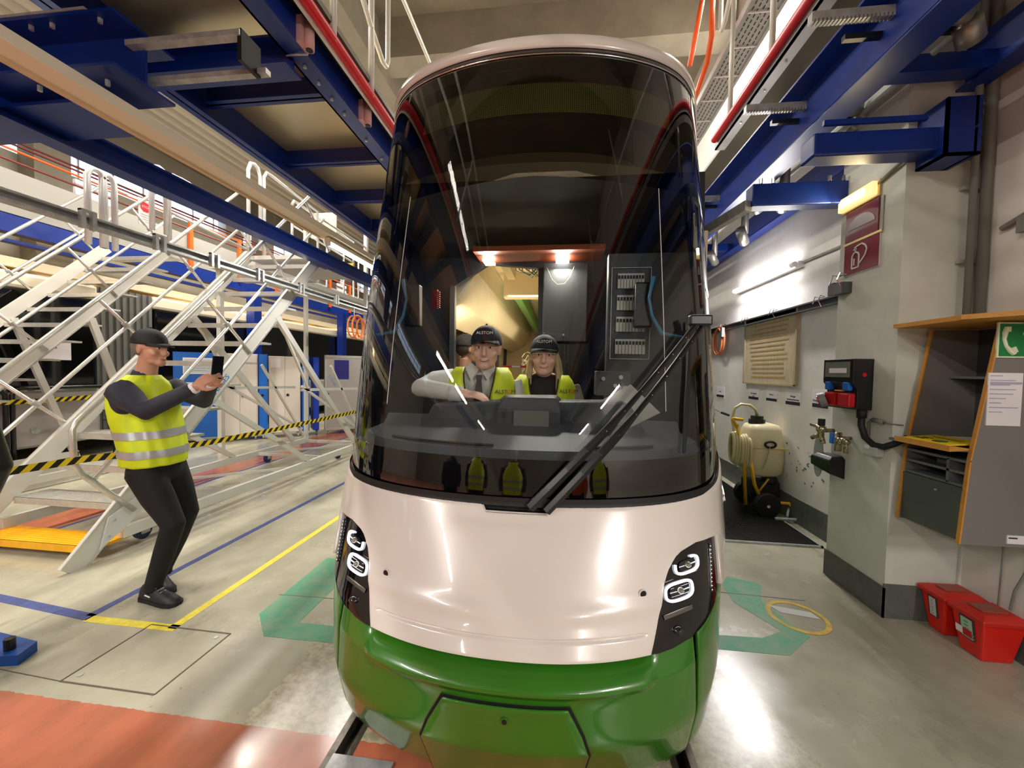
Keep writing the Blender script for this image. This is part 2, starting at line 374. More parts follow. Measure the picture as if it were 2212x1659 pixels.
# ------------------------------------------------------------------ tram
def rows_patch(zs, kl, kr, off, nk=24, thick=0.0):
    """patch on the tram nose: for every height z from kl(z) to kr(z)"""
    mb = MB(); rings = []
    for z in zs:
        a, b = kl(z), kr(z); rings.append([S(a + (b - a) * i / nk, z, off(a + (b - a) * i / nk, z) if callable(off) else off) for i in range(nk + 1)])
    mb.loft(rings, caps=False, closed=False)
    return mb
def poly_lr(poly):
    """left / right boundary functions of a z-monotone polygon in (k,z)"""
    def cross(z):
        xs = []
        for i in range(len(poly)):
            (k0, z0), (k1, z1) = poly[i], poly[(i + 1) % len(poly)]
            if (z0 <= z <= z1) or (z1 <= z <= z0):
                xs.append(k0 if z0 == z1 else k0 + (k1 - k0) * (z - z0) / (z1 - z0))
                if z0 == z1: xs.append(k1)
        return xs
    zs = [p[1] for p in poly]; lo, hi = min(zs), max(zs)
    cl = lambda z: max(lo + 1e-5, min(hi - 1e-5, z))
    return (lambda z: min(cross(cl(z)))), (lambda z: max(cross(cl(z)))), lo, hi
def poly_patch(poly, off, nz=24, nk=14):
    l, r, lo, hi = poly_lr(poly); vz = sorted(set([lo + (hi - lo) * i / nz for i in range(nz + 1)] + [p[1] for p in poly]))
    return rows_patch(vz, l, r, off, nk)
def lin(a, b, n): return [a + (b - a) * i / n for i in range(n + 1)]
def solid(o, t, offset=-1):
    me = o.data; n = sum((p.normal.dot(p.center - Vector((AX, 3.4, p.center.z))) for p in me.polygons))
    if n < 0: me.flip_normals()
    m = o.modifiers.new('thickness', 'SOLIDIFY'); m.thickness = t; m.offset = offset; m.use_even_offset = False
    b = o.modifiers.new('edge', 'BEVEL'); b.width = min(.004, t * .4); b.segments = 2; b.limit_method = 'ANGLE'; b.angle_limit = math.radians(50)
    return o
tram = thing('tram', (AX, 1.3, 0), 'white and green low floor tram facing the camera with a tall curved dark windscreen', 'tram')
# dark carcass behind the panels
o = rows_patch(lin(.22, 1.10, 22), lambda z: -10, lambda z: 10, -.03, 90).build('carcass', BLACK, tram, smooth=True)
# green lower apron, with a moulded ridge under the white panel
def ridge(k, z):
    a = abs(k); w_ = max(0, min(1, (2.3 - a) / .35)); w_ = w_ * w_ * (3 - 2 * w_)
    zr = .632; d = (z - zr) / .022
    r = .020 * math.exp(-d * d) * w_
    s_ = -.035 * w_ * max(0, min(1, (z - .655) / .02))
    low = -.05 * max(0, (.26 - z) / .06)
    return r + s_ + low
ap = rows_patch(lin(.225, .60, 12) + lin(.605, .712, 22), lambda z: -3.38 + (z - .5) * .4, lambda z: 3.38 - (z - .5) * .4, ridge, 80).build('front_apron', GREEN, tram, smooth=True); solid(ap, .014)
for s in (-1, 1):
    top = lambda k: .76 + .0 * k
    mb = MB(); rings = []
    for z in lin(0, 1, 18):
        row = []
        for i in range(41):
            k = 3.52 + (10 - 3.52) * i / 40
            zt = .70 if k < 4.0 else min(.98, .70 + (k - 4.0) * .062)
            zb = .225 + .05 * max(0, k - 6) / 4
            row.append(S(s * k, zb + (zt - zb) * z, -.02 * max(0, (.1 - z) / .1)))
        rings.append(row)
    mb.loft(rings, False, False); solid(mb.build('side_skirt', GREEN, tram, smooth=True), .014)
# chin under the apron
for s in (-1, 1):
    mb = rows_patch(lin(.165, .23, 4), lambda z: (-3.2 if s < 0 else 1.5), lambda z: (-1.5 if s < 0 else 3.2), lambda k, z: -.045 - .25 * (.23 - z), 20)
    solid(mb.build('chin_spoiler', GREEN, tram, smooth=True), .012)
rows_patch(lin(.16, .24, 4), lambda z: -1.1, lambda z: 1.1, -.12, 20).build('underside', BLACK, tram)
# coupler hatch
hp = [(-.70, .583), (.84, .583), (1.03, .50), (1.12, .44), (1.02, .25), (-.92, .25), (-1.00, .44), (-.90, .50)]
def grow(p, cx, cz, f, g): return [(cx + (k - cx) * f, cz + (z - cz) * g) for k, z in p]
poly_patch(grow(hp, .06, .42, 1.035, 1.035), .004).build('hatch_gap', BLACK, tram)
hatch = solid(poly_patch(hp, lambda k, z: .011 + .004 * math.exp(-((z - .575) / .012) ** 2)).build('coupler_hatch', GREEN, tram, smooth=True), .008)
def disc_on(k, z, r, off, depth=.004):
    p = Vector(S(k, z, off)); q = Vector(S(k, z, off - depth - .0))
    return MB().cyl(q, p, r, 20)
disc_on(.08, .545, .011, .0155).build('lock', GREEN, hatch); disc_on(.08, .545, .0075, .017).build('lock_hole', BLACK, hatch)
# white bonnet
LAMP = [(2.12, .692), (2.26, .690), (2.6, .692), (3.21, .700), (3.69, .712), (4.37, .738), (4.62, .765), (5.2, .84), (5.47, .935), (4.5, .945), (3.7, .952), (3.18, .945), (2.90, .928), (2.67, .896), (2.54, .864), (2.41, .814), (2.25, .750)]
LIN = [(.66, 2.06), (.692, 2.10), (.75, 2.25), (.814, 2.41), (.864, 2.54), (.896, 2.67), (.928, 2.90), (.945, 3.18), (.952, 3.7)]
def lin_k(z):
    if z <= LIN[0][0]: return LIN[0][1]
    for i in range(len(LIN) - 1):
        if z <= LIN[i + 1][0]:
            t = (z - LIN[i][0]) / (LIN[i + 1][0] - LIN[i][0]); return LIN[i][1] + t * (LIN[i + 1][1] - LIN[i][1])
    return 3.7
def bon_off(k, z):
    a = abs(k); g = 0
    # fold line of the bumper and dish below the wiper recess
    if a < 2.0: g -= .008 * math.exp(-((z - .742) / .0035) ** 2)
    fold = .006 * max(0, 1 - abs(z - .80 - .006 * a) / .03)
    sc_ = -.012 * math.exp(-((k - .06) / .72) ** 4) * math.exp(-((z - 1.05) / .022) ** 2)
    return .014 + g + fold + sc_
zs = sorted(set(lin(.693, .73, 5) + lin(.73, .755, 14) + lin(.755, .952, 18)))
rec = (-.46, .60, 1.072)
def notch(k):
    t = min((k - rec[0]) / .07, (rec[1] - k) / .07); t = max(0, min(1, t)); return 1.104 - (1.104 - rec[2]) * t
inner_k = sorted(set([round(v, 5) for v in lin(-3.7, 3.7, 70)] + [rec[0], rec[0] + .035, rec[0] + .07, rec[1] - .07, rec[1] - .035, rec[1]]))
NI = len(inner_k) - 1
mb = MB()
mb.loft([[S(k / 3.7 * lin_k(z), z, bon_off(k / 3.7 * lin_k(z), z)) for k in inner_k] for z in zs], False, False)
def uz(k): return .952 if abs(k) <= 3.7 else max(.90, .952 - (abs(k) - 3.7) * .014)
outer = lin(3.7, 10, 50)[1:]
ks = [-k for k in reversed(outer)] + inner_k + outer
rings = []
for t in lin(0, 1, 22):
    row = []
    for k in ks:
        zt = notch(k); z = uz(k) + (zt - uz(k)) * t
        row.append(S(k, z, bon_off(k, z) - .012 * max(0, (z - zt + .016) / .016) ** 2 + .008 * max(0, min(1, (abs(k) - 4.4)))))
    rings.append(row)
mb.loft(rings, False, False)
bonnet = mb.build('bonnet', WHITE, tram, smooth=True)
_bm = bmesh.new(); _bm.from_mesh(bonnet.data); bmesh.ops.remove_doubles(_bm, verts=_bm.verts, dist=.0004); bmesh.ops.recalc_face_normals(_bm, faces=_bm.faces); _bm.to_mesh(bonnet.data); _bm.free()
solid(bonnet, .012)
for s in (-1, 1):                       # white fender behind each headlight
    mb = MB(); rings = []
    for t in lin(0, 1, 12):
        row = []
        for i in range(25):
            k = 4.86 + (10 - 4.86) * i / 24; zb = .775 + max(0, k - 5.2) * .05
            zt = max(.90, .952 - (k - 3.7) * .014) + .002; row.append(S(s * k, zb + (zt - zb) * t, .022))
        rings.append(row)
    solid(mb.loft(rings, False, False).build('fender', WHITE, tram, smooth=True), .016)
for k in (-1.98, 2.04):
    disc_on(k, .845, .016, .0165).build('bolt_hole_rim', WHITE, tram); disc_on(k - .0, .847, .011, .018).build('bolt_hole', BLACK, tram)
# wiper recess
mb = MB(); k0, k1 = rec[0], rec[1]
mb.loft([[S(k0 + (k1 - k0) * i / 8, z, f) for i in range(9)] for z, f in ((1.112, -.01), (1.10, -.055), (1.07, -.055), (1.068, .004))], False, False)
mb.build('wiper_recess', BLACK, tram)
# headlights
HALO = mat('halo_light', (1, 1, 1, 1), .4, emit=(.93, .94, 1, 1), estr=4.5)
LENS = mat('lamp_lens_dark', c(40, 40, 44), .1, .4, coat=.8); LG = mat('lamp_grey_reflector', c(120, 116, 110), .25, .7)
LEDD = mat('position_led', (1, 1, 1, 1), .4, emit=(.8, .9, 1, 1), estr=1.5)
def squircle(kc, zc, ak, az, n=36, p=3.2, a0=0., a1=2 * math.pi):
    out = []
    for i in range(n + 1):
        a = a0 + (a1 - a0) * i / n; cc, ss = math.cos(a), math.sin(a)
        out.append((kc + ak * abs(cc) ** (2 / p) * (1 if cc >= 0 else -1), zc + az * abs(ss) ** (2 / p) * (1 if ss >= 0 else -1)))
    return out
for s in (-1, 1):
    hl = poly_patch([(s * k, z) for k, z in LAMP], .012, 30, 16).build('headlight', BLACKG, tram, smooth=True)
    hl['label'] = 'gloss black headlight unit with two glowing square rings'
    for (kc, zc, ak, az, a0, a1) in ((3.26, .898, .40, .0215, math.radians(165), math.radians(440)), (2.93, .834, .40, .0235, 0, 2 * math.pi)):
        pts = [S(s * k, z, .017) for k, z in squircle(kc, zc, ak, az, 36, 3.2, a0, a1)]
        MB().tube(pts, .0042, 8).build('halo_ring', HALO, hl, smooth=True)
        l = poly_patch([(s * k, z) for k, z in squircle(kc, zc, ak * .72, az * .72)][:-1], .016, 10, 8).build('lens', LENS, hl, smooth=True)
        MB().ball(S(s * kc, zc, .014), .014, .014, .011).build('bulb', mat('bulb_glass', c(150, 150, 140), .08, .6), l, smooth=True)
    MB().tube([S(s * 2.52, .866, .015), S(s * 3.6, .869, .015)], .0012, 6).build('divider', CHROME, hl)
    poly_patch([(s * 2.45, .769), (s * 3.25, .773), (s * 3.25, .785), (s * 2.42, .781)], .016, 4, 6).build('fog_lamp', LG, hl)
    MB().ball(S(s * 2.75, .735, .012), .02, .02, .012).build('indicator', LENS, hl, smooth=True)
    mb = MB(); mb.tube([S(s * (4.20 + .2 * t), .78 + .145 * t, .012) for t in lin(0, 1, 10)], .005, 8); dr = mb.build('daylight_strip', LENS, hl, smooth=True)
    for t in lin(.05, .95, 11): MB().ball(S(s * (4.20 + .2 * t), .78 + .145 * t, .0175), .0016).build('led', LEDD, dr)
# windscreen
GLASS_LO = glass_mat('windscreen_glass', (.80, .83, .81), boost=1.35)
GLASS_HI = glass_mat('tinted_glass', (.27, .28, .25), boost=1.3)
GLASS_SD = glass_mat('side_glass', (.30, .33, .34), boost=1.5)
FRIT = mat('black_frit', c(6, 6, 7), .03, coat=.8)
def band(name, z0, z1, k0, k1, m, off=0., n=60, nz=14, parent=tram):
    return rows_patch(lin(z0, z1, nz), lambda z: k0, lambda z: k1, off, n).build(name, m, parent, smooth=True)
band('windscreen', 1.255, 2.49, -5.2, 5.2, GLASS_LO, 0, 80, 24)['label'] = 'clear lower pane of the curved windscreen'
band('tinted_pane', 2.49, 3.10, -5.2, 5.2, GLASS_HI, 0, 80, 12)['label'] = 'dark tinted upper band of the windscreen'
for s in (-1, 1):
    band('side_window', 1.255, 3.10, s * 5.2, s * 7.0, GLASS_SD, 0, 30, 20)
    band('window_frit', 1.255, 3.10, s * 7.0, s * 10, FRIT, 0, 20, 8)
    band('seam', 1.26, 3.10, s * 5.16, s * 5.26, BLACK, .001, 3, 12)
band('lower_frit', 1.105, 1.255, -10, 10, FRIT, 0, 90, 6)
band('glass_seal', 1.092, 1.122, -10, 10, BLACK, .012, 90, 4)
band('upper_frit', 3.10, 3.165, -10, 10, FRIT, 0, 90, 4)
mb = MB().tube([S(k, 3.118, .004) for k in lin(-9, 9, 80)], .004, 6); mb.build('drip_rail', CHROME, tram, smooth=True)
PALELINE = mat('pale_glass_line', c(190, 190, 186), .3)
for k in (-2.78, 2.92): MB().tube([S(k, z, .0015) for z in lin(1.43, 2.40, 12)], .0016, 6).build('pale_glass_line', PALELINE, tram)  # thin pale upright lines on the windscreen surface
# white roof lip and roof
mb = MB(); rings = []
for z, f in ((3.158, .002), (3.162, .014), (3.20, .017), (3.225, .010), (3.245, -.01), (3.262, -.05), (3.28, -.14), (3.285, -.3)): rings.append([S(k, z, f) for k in lin(-10, 10, 110)])
for dy, z in ((0, 3.285),): rings.append([(AX + (S(k, 3.2)[0] - AX) * .2, 3.4, 3.30) for k in lin(-10, 10, 110)])
mb.loft(rings, False, False).build('roof_cap', WHITE, tram, smooth=True)
# straight car body
bd = MB()
for s in (-1, 1):
    x = AX + s * 1.325
    bd.box(x - .02, x + .02, 3.38, 16, .96, 1.14); bd.box(x - .02, x + .02, 3.62, 16, 3.1, 3.28)
bd.box(AX - 1.3, AX + 1.3, 3.6, 16, 3.25, 3.30)
bd.build('body_shell', WHITE, tram)
mb = MB(); [mb.box(AX + s * 1.325 - .02, AX + s * 1.325 + .02, 3.38, 16, .22, .965) for s in (-1, 1)]; mb.build('side_skirt', GREEN, tram)
mb = MB(); [mb.box(AX + s * 1.325 - .012, AX + s * 1.325 + .012, 3.5, 16, 1.14, 3.1) for s in (-1, 1)]; mb.build('side_glazing', FRIT, tram)
# interior
INT = mat('cab_lining', c(44, 46, 50), .55); INTL = mat('saloon_lining', c(238, 220, 180), .5); INTF = mat('cab_floor', c(60, 60, 62), .7)
MB().prism([(AX - .62, 1.75), (AX + .62, 1.75), (AX + .95, 2.4), (AX + 1.25, 3.5), (AX + 1.28, 16), (AX - 1.28, 16), (AX - 1.25, 3.5), (AX - .95, 2.4)], 'z', .36, .40).build('cab_floor', INTF, tram)
dash = MB(); n = 40; rings = []
DR = [(1.235, -.045, None), (1.275, -.06, None), (1.30, None, (.78, 1.66)), (1.335, None, (.76, 1.80)), (1.345, None, (.74, 1.86))]
for z, off, tgt in DR:
    row = []
    for k in lin(-5.5, 5.5, n):
        if tgt is None: row.append(S(k, z, off))
        else:
            p = S(k, z, -.1); f = (z - 1.275) / .07
            row.append((AX + (p[0] - AX) * .98, p[1] + (tgt[1] - 1.45) * (1 - .75 * (abs(k) / 5.5) ** 2), z))
    rings.append(row)
rings.append([(x, y + .03, 1.0) for x, y, z in rings[-1]])
DASH = mat('dashboard_vinyl', c(56, 60, 66), .55, noise=.05, nscale=40)
autosmooth(dash.loft(rings, False, False).build('dashboard', DASH, tram))
ds = [(-.66, 1.33), (-.62, 1.405), (-.30, 1.425), (.30, 1.44), (.335, 1.43), (.40, 1.33)]
mb = MB().prism([(x, z) for x, z in ds] + [(.40, 1.0), (-.66, 1.0)], 'y', 1.86, 2.02); mb.build('dash_console', DASH, tram, bevel=.012)
mn = MB(); mn.loft([[(-.30, 1.83, 1.20), (.02, 1.83, 1.20), (.05, 1.99, 1.20), (-.33, 1.99, 1.20)], [(-.285, 1.80, 1.40), (.015, 1.80, 1.40), (.03, 1.98, 1.42), (-.31, 1.98, 1.42)], [(-.25, 1.83, 1.452), (-.01, 1.83, 1.455), (.0, 1.97, 1.46), (-.27, 1.97, 1.455)]])
mon = mn.build('monitor_housing', DASH, tram, bevel=.015)
MB().box(-.205, -.04, 1.792, 1.806, 1.28, 1.392).build('cover_plate', mat('plate_grey', c(92, 94, 92), .5), mon)
mb = MB()
for k0, k1 in ((-3.2, -.4), (1.2, 3.0)): mb.tube([S(k, 1.285, -.085) for k in lin(k0, k1, 12)], .006, 6)
mb.build('vent_slot', BLACK, tram)
# cab rear wall with door opening
YB = 3.0; mb = MB()
mb.prism([(-1.395, .4), (-.84, .4), (-.84, 2.235), (-.56, 2.41), (-.17, 2.37), (-.155, .4), (1.08, .4), (1.03, 3.05), (-1.34, 3.05)], 'y', YB, YB + .05); mb.build('cab_wall', INT, tram)
MB().bar((-.84, YB - .01, .4), (-.84, YB - .01, 2.235), .04, .05, (0, 1, 0)).build('door_jamb', mat('jamb', c(70, 72, 74), .4), tram)
cp_ = MB().box(-.125, .20, 2.90, 3.0, 1.80, 2.38).build('locker_door', DGREY, tram, bevel=.006); MB().cyl((.03, 2.90, 1.85), (.03, 2.893, 1.85), .008).build('screw', STEEL, cp_)
MB().box(-.16, .22, 2.86, 3.0, .4, 1.78).build('seat_locker', DARK, tram)
mb = MB().tube([(-.10, 2.88, 2.34), (-.06, 2.87, 2.25), (-.02, 2.87, 2.215), (.03, 2.87, 2.22), (.07, 2.87, 2.27), (.10, 2.88, 2.35)], .0025, 5); mb.build('hanging_cord', mat('cord', c(120, 110, 80), .7), tram)
# cab ceiling and lights
MB().loft([[(x, 2.05 + .35 * abs(x + .157) ** 1.5, 2.60) for x in lin(-1.1, .8, 16)], [(x, 3.0, 2.46) for x in lin(-1.1, .8, 16)]], False, False).build('cab_ceiling', mat('cab_ceiling', c(34, 31, 27), .7), tram)
MB().box(-.62, .30, 2.70, 2.99, 2.415, 2.45).build('ceiling_band', mat('cab_ceiling_brown', c(150, 66, 26), .6), tram)
for x0, x1 in ((-.575, -.50), (-.035, .06)):
    MB().box(x0, x1, 2.82, 2.96, 2.385, 2.40).build('ceiling_light', LED, tram)
    area('cab_light', ((x0 + x1) / 2, 2.85, 2.37), .1, 9, (1, .93, .85), ((x0 + x1) / 2, 2.2, 1.4))
MB().box(-1.0, .75, 2.62, 2.66, 2.62, 2.70).build('roller_blind', mat('ochre_panel', c(160, 112, 52), .6), tram)
# right side fuse cabinet
side = MB(); side.loft([[(.29, 2.42, 1.60), (.70, 2.36, 1.60)], [(.33, 2.44, 2.30), (.70, 2.38, 2.30)]], False, False)
side = MB().box(.29, .80, 2.42, 2.50, .5, 2.30).build('fuse_panel', mat('panel_grey', c(54, 57, 58), .5), tram, bevel=.004)
FW = mat('breaker_white', c(196, 194, 186), .5)
for i, (z, x0, x1) in enumerate(((2.13, .345, .50), (2.00, .343, .505), (1.87, .341, .51), (1.735, .339, .515))):
    fr = MB().box(x0, x1, 2.405, 2.418, z - .045, z + .045).build('breaker_row', FW, side)
    mb = MB(); [mb.box(x0 + (x1 - x0) * (j + .15) / 9, x0 + (x1 - x0) * (j + .75) / 9, 2.398, 2.406, z + .012, z + .032) for j in range(9)]; mb.build('breaker_switches', BLACK, fr)
    mb = MB(); [mb.box(x0 + (x1 - x0) * j / 9 - .001, x0 + (x1 - x0) * j / 9 + .001, 2.402, 2.406, z - .045, z + .010) for j in range(1, 9)]; mb.build('breaker_gaps', DGREY, fr)
mb = MB()
for a, b_ in (((.31, 1.66), (.54, 1.66)), ((.54, 1.66), (.54, 2.21)), ((.54, 2.21), (.31, 2.21)), ((.31, 2.21), (.31, 1.66))): mb.bar((a[0], 2.41, a[1]), (b_[0], 2.41, b_[1]), .004, .004)
mb.build('panel_frame', STEEL, side)
cb = MB().box(.22, .42, 2.30, 2.42, 1.44, 1.585).build('control_box', DGREY, tram, bevel=.004)
for x, z in ((.26, 1.54), (.36, 1.55), (.33, 1.50), (.385, 1.49)): MB().cyl((x, 2.30, z), (x, 2.285, z), .012, 12).build('control_knob', STEEL, cb)
mb = MB().loft([[(.20, 2.02, 1.42), (.36, 1.98, 1.52)], [(.30, 1.85, 1.30), (.46, 1.80, 1.40)]], False, False); solid(mb.build('clipboard', mat('grey_board', c(150, 148, 144), .6), tram), .004)
# side pillars and blue protective film
FILM = mat('blue_film', c(88, 150, 190), .3)
for x, s in ((-.90, -1), (.47, 1)):
    mb = MB(); pts = [(x + s * .05, 2.26, 2.12), (x + s * .03, 2.27, 2.0), (x + s * .05, 2.27, 1.90), (x + s * .10, 2.25, 1.80), (x + s * .20, 2.22, 1.78)]
    mb.tube(pts, [.012, .008, .010, .014, .006], 6); mb.build('protective_film', FILM, tram, smooth=True)
    MB().box(min(x - s * .04, x + s * .06), max(x - s * .04, x + s * .06), 2.30, 2.36, 1.84, 2.10).build('camera_monitor', BLACKM, tram, bevel=.01)
rk = MB().box(-.885, -.845, 2.60, 2.63, 2.0, 2.13)
for j in range(8): rk.box(-.845, -.83, 2.60, 2.63, 2.005 + j * .015, 2.012 + j * .015)
rk.build('hammer_holder', mat('dark_red_plastic', c(132, 16, 22), .4), tram)
# destination display behind the glass
DM = bpy.data.materials.new('display_mesh'); DM.use_nodes = True
def disp():
    nt = DM.node_tree; b = nt.nodes['Principled BSDF']; tc = nt.nodes.new('ShaderNodeTexCoord'); sp = nt.nodes.new('ShaderNodeSeparateXYZ'); nt.links.new(tc.outputs['Object'], sp.inputs[0])
    ms = []
    for ax in (0, 2):
        m = nt.nodes.new('ShaderNodeMath'); m.operation = 'PINGPONG'; m.inputs[1].default_value = .005; nt.links.new(sp.outputs[ax], m.inputs[0])
        g = nt.nodes.new('ShaderNodeMath'); g.operation = 'GREATER_THAN'; g.inputs[1].default_value = .0015; nt.links.new(m.outputs[0], g.inputs[0]); ms.append(g)
    mu = nt.nodes.new('ShaderNodeMath'); mu.operation = 'MULTIPLY'; nt.links.new(ms[0].outputs[0], mu.inputs[0]); nt.links.new(ms[1].outputs[0], mu.inputs[1])
    mx = nt.nodes.new('ShaderNodeMix'); mx.data_type = 'RGBA'; mx.inputs[6].default_value = c(60, 60, 20); mx.inputs[7].default_value = c(238, 238, 120); nt.links.new(mu.outputs[0], mx.inputs[0]); nt.links.new(mx.outputs[2], b.inputs['Base Color'])
    b.inputs['Roughness'].default_value = .6
disp()
dd = rows_patch(lin(2.80, 2.985, 4), lambda z: -3.0, lambda z: 4.0, -.05, 50).build('destination_display', DM, tram, smooth=True)
MB().loft([[S(k, 2.745, -.06) for k in lin(-4.5, 4.5, 30)], [S(k, 3.09, -.06) for k in lin(-4.5, 4.5, 30)], [S(k, 3.09, -.3) for k in lin(-4.5, 4.5, 30)], [S(k, 2.745, -.3) for k in lin(-4.5, 4.5, 30)]], False, False).build('display_box', BLACKM, tram)
# saloon beyond the door
MB().box(-1.40, 1.1, 3.1, 16, 2.62, 2.66).build('saloon_ceiling', INTL, tram)
mb = MB(); mb.box(-1.42, -1.36, 3.1, 16, .4, 1.15); mb.box(-1.42, -1.36, 3.1, 16, 2.2, 2.62)
for y in (3.1, 4.6, 6.1, 7.6, 9.1, 11, 13): mb.box(-1.42, -1.34, y, y + .22, 1.15, 2.2)
mb.box(1.05, 1.1, 3.1, 16, .4, 2.62); mb.build('saloon_wall', INTL, tram)
MB().prism([(-1.36, 2.62), (-1.36, 2.12), (-1.12, 2.02), (-.86, 2.15), (-.70, 2.40), (-.66, 2.62)], 'y', 3.2, 9.5).build('air_duct', mat('duct_white', c(236, 224, 196), .4), tram, bevel=.02)
MB().box(-.60, -.10, 4.1, 4.25, 2.36, 2.62).build('ceiling_beam', INTL, tram)
MB().box(-.54, -.46, 3.2, 4.0, 2.52, 2.62).build('light_channel', mat('channel', c(190, 176, 140), .4), tram)
MB().box(-.52, -.44, 4.4, 12, 2.40, 2.60).build('green_strip', mat('green_strip', c(120, 176, 96), .5), tram)
MB().box(-.3, .6, 4.5, 12, 2.5, 2.6).build('ceiling_panel', mat('ceil_grey', c(196, 190, 160), .5), tram)
rw = mat('blue_wire', c(60, 130, 140), .5); ww = mat('white_wire', c(226, 220, 200), .5)
for i in range(9):
    m_ = rw if i % 2 else ww; a = random.random()
    pts = [(-.42 + .03 * i, 3.5, 2.60), (-.40 + .03 * i, 3.5, 2.50 - .06 * a), (-.30 + .02 * i, 3.55, 2.46 - .05 * a), (-.2 + .01 * i, 3.6, 2.55)]
    MB().tube(pts, .006, 5).build('cable', m_, tram)
mb = MB()
for i in range(26):
    x = -.62 + random.random() * .5; z = 1.5 + random.random() * .35; r = .05 + .08 * random.random()
    mb.tube([(x + r * math.cos(t), 7 + random.random() * .2, z + r * math.sin(t) * 1.2 - .1 * random.random()) for t in lin(0, 4.5, 8)], .006, 4)
o = mb.build('cable_tangle', ww, tram); o['kind'] = 'stuff'
mb = MB().box(-1.3, -.2, 9.6, 9.65, .4, 2.6); mb.build('rear_bulkhead', INTL, tram)
MB().cyl((-1.28, 3.9, 1.75), (-1.28, 3.9, 2.05), .022).build('red_handle', RED, tram)
# warning tape across the saloon
mb = MB().box(-.52, -.18, 3.62, 3.622, 1.605, 1.625); o = mb.build('barrier_ribbon', mat('ribbon_red', c(214, 60, 50), .6), None); tag(o, 'red and white barrier ribbon stretched inside the tram behind the two people', 'ribbon')
MB().box(-.44, -.36, 3.617, 3.625, 1.607, 1.624).build('white_section', PAPER, o); MB().box(-.27, -.20, 3.617, 3.625, 1.607, 1.624).build('white_section', PAPER, o)
area('saloon_light', (-.3, 5.5, 2.38), .5, 45, (1, .80, .52), (-.3, 5.5, 0), 3)
area('saloon_light', (-.9, 3.6, 1.95), .3, 3, (1, .80, .52), (-.6, 4.2, 3.0), .6)
area('saloon_light', (-.45, 4.2, 1.2), .4, 14, (1, .82, .56), (-.5, 4.8, 3.0), .6)
# wiper
WP_ = tram
P0, P1 = Vector(S(.28, 1.095, .02)), Vector(S(3.82, 1.79, .05))
Q0, Q1 = Vector(S(.52, 1.085, .02)), Vector(S(4.02, 1.775, .05))
def arm(a, b, r, lift):
    out = []
    for t in lin(0, 1, 10): p = a.lerp(b, t); out.append((p.x, p.y - lift * math.sin(math.pi * t) - .0, p.z))
    return out
wa = MB(); wa.tube([p for p in arm(P0, P1, 0, .10)], [.019, .019, .018, .017, .016, .012, .010, .010, .010, .010, .010][:11], 6)
wiper = wa.build('wiper_arm', BLACKM, tram); wiper['label'] = 'long black double wiper arm with vertical blade'
MB().tube([p for p in arm(Q0, Q1, 0, .10)], [.017] * 5 + [.011] * 6, 6).build('wiper_rod', BLACKM, wiper)
for i in range(1, 10):
    for pts in (arm(P0, P1, 0, .10), arm(Q0, Q1, 0, .10)):
        p = pts[i]; MB().ball((p[0], p[1] - (.018 if i < 5 else .012), p[2]), .0028, n=6, m=4).build('rivet', CHROME, wiper)
hb = MB().box(P1.x - .035, P1.x + .055, P1.y - .02, P1.y + .015, P1.z - .015, P1.z + .03).build('wiper_head', BLACKM, wiper, bevel=.008)
MB().tube([S(3.86, 1.80, .015), S(3.75, 1.62, .012), S(3.6, 1.45, .012), S(3.45, 1.27, .012)], [.005, .008, .011, .006], 6).build('wiper_blade', BLACK, wiper)

# ------------------------------------------------------------------ overhead steelwork
CHK = bpy.data.materials.new('checker_plate'); CHK.use_nodes = True
def checker(m, col, rough):
    nt = m.node_tree; b = nt.nodes['Principled BSDF']; b.inputs['Base Color'].default_value = col; b.inputs['Roughness'].default_value = rough; b.inputs['Metallic'].default_value = .75
    tc = nt.nodes.new('ShaderNodeTexCoord'); v = nt.nodes.new('ShaderNodeTexVoronoi'); v.inputs['Scale'].default_value = 45
    mp = nt.nodes.new('ShaderNodeMapping'); mp.inputs['Scale'].default_value = (1, .5, 1); nt.links.new(tc.outputs['Object'], mp.inputs[0]); nt.links.new(mp.outputs[0], v.inputs[0])
    bp = nt.nodes.new('ShaderNodeBump'); bp.inputs[0].default_value = .8; bp.inputs[1].default_value = .01; nt.links.new(v.outputs[0], bp.inputs[2]); nt.links.new(bp.outputs[0], b.inputs['Normal'])
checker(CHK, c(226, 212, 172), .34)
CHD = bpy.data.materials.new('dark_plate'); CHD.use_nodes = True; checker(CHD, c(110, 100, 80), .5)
YA, YZ = -6.5, 13.0
def ibeam(mb, a, b, w, h, up=(0, 0, 1), t=.012, tf=.016):
    a, b = Vector(a), Vector(b); u = Vector(up)
    mb.bar(a + u * (h / 2 - tf / 2), b + u * (h / 2 - tf / 2), w, tf, up); mb.bar(a - u * (h / 2 - tf / 2), b - u * (h / 2 - tf / 2), w, tf, up); mb.bar(a, b, t, h - 2 * tf, up); return mb
def bolt(mb, p, ax=(0, 0, 1), r=.012, l=.03):
    p = Vector(p); mb.cyl(p, p + Vector(ax) * l, r, 6)
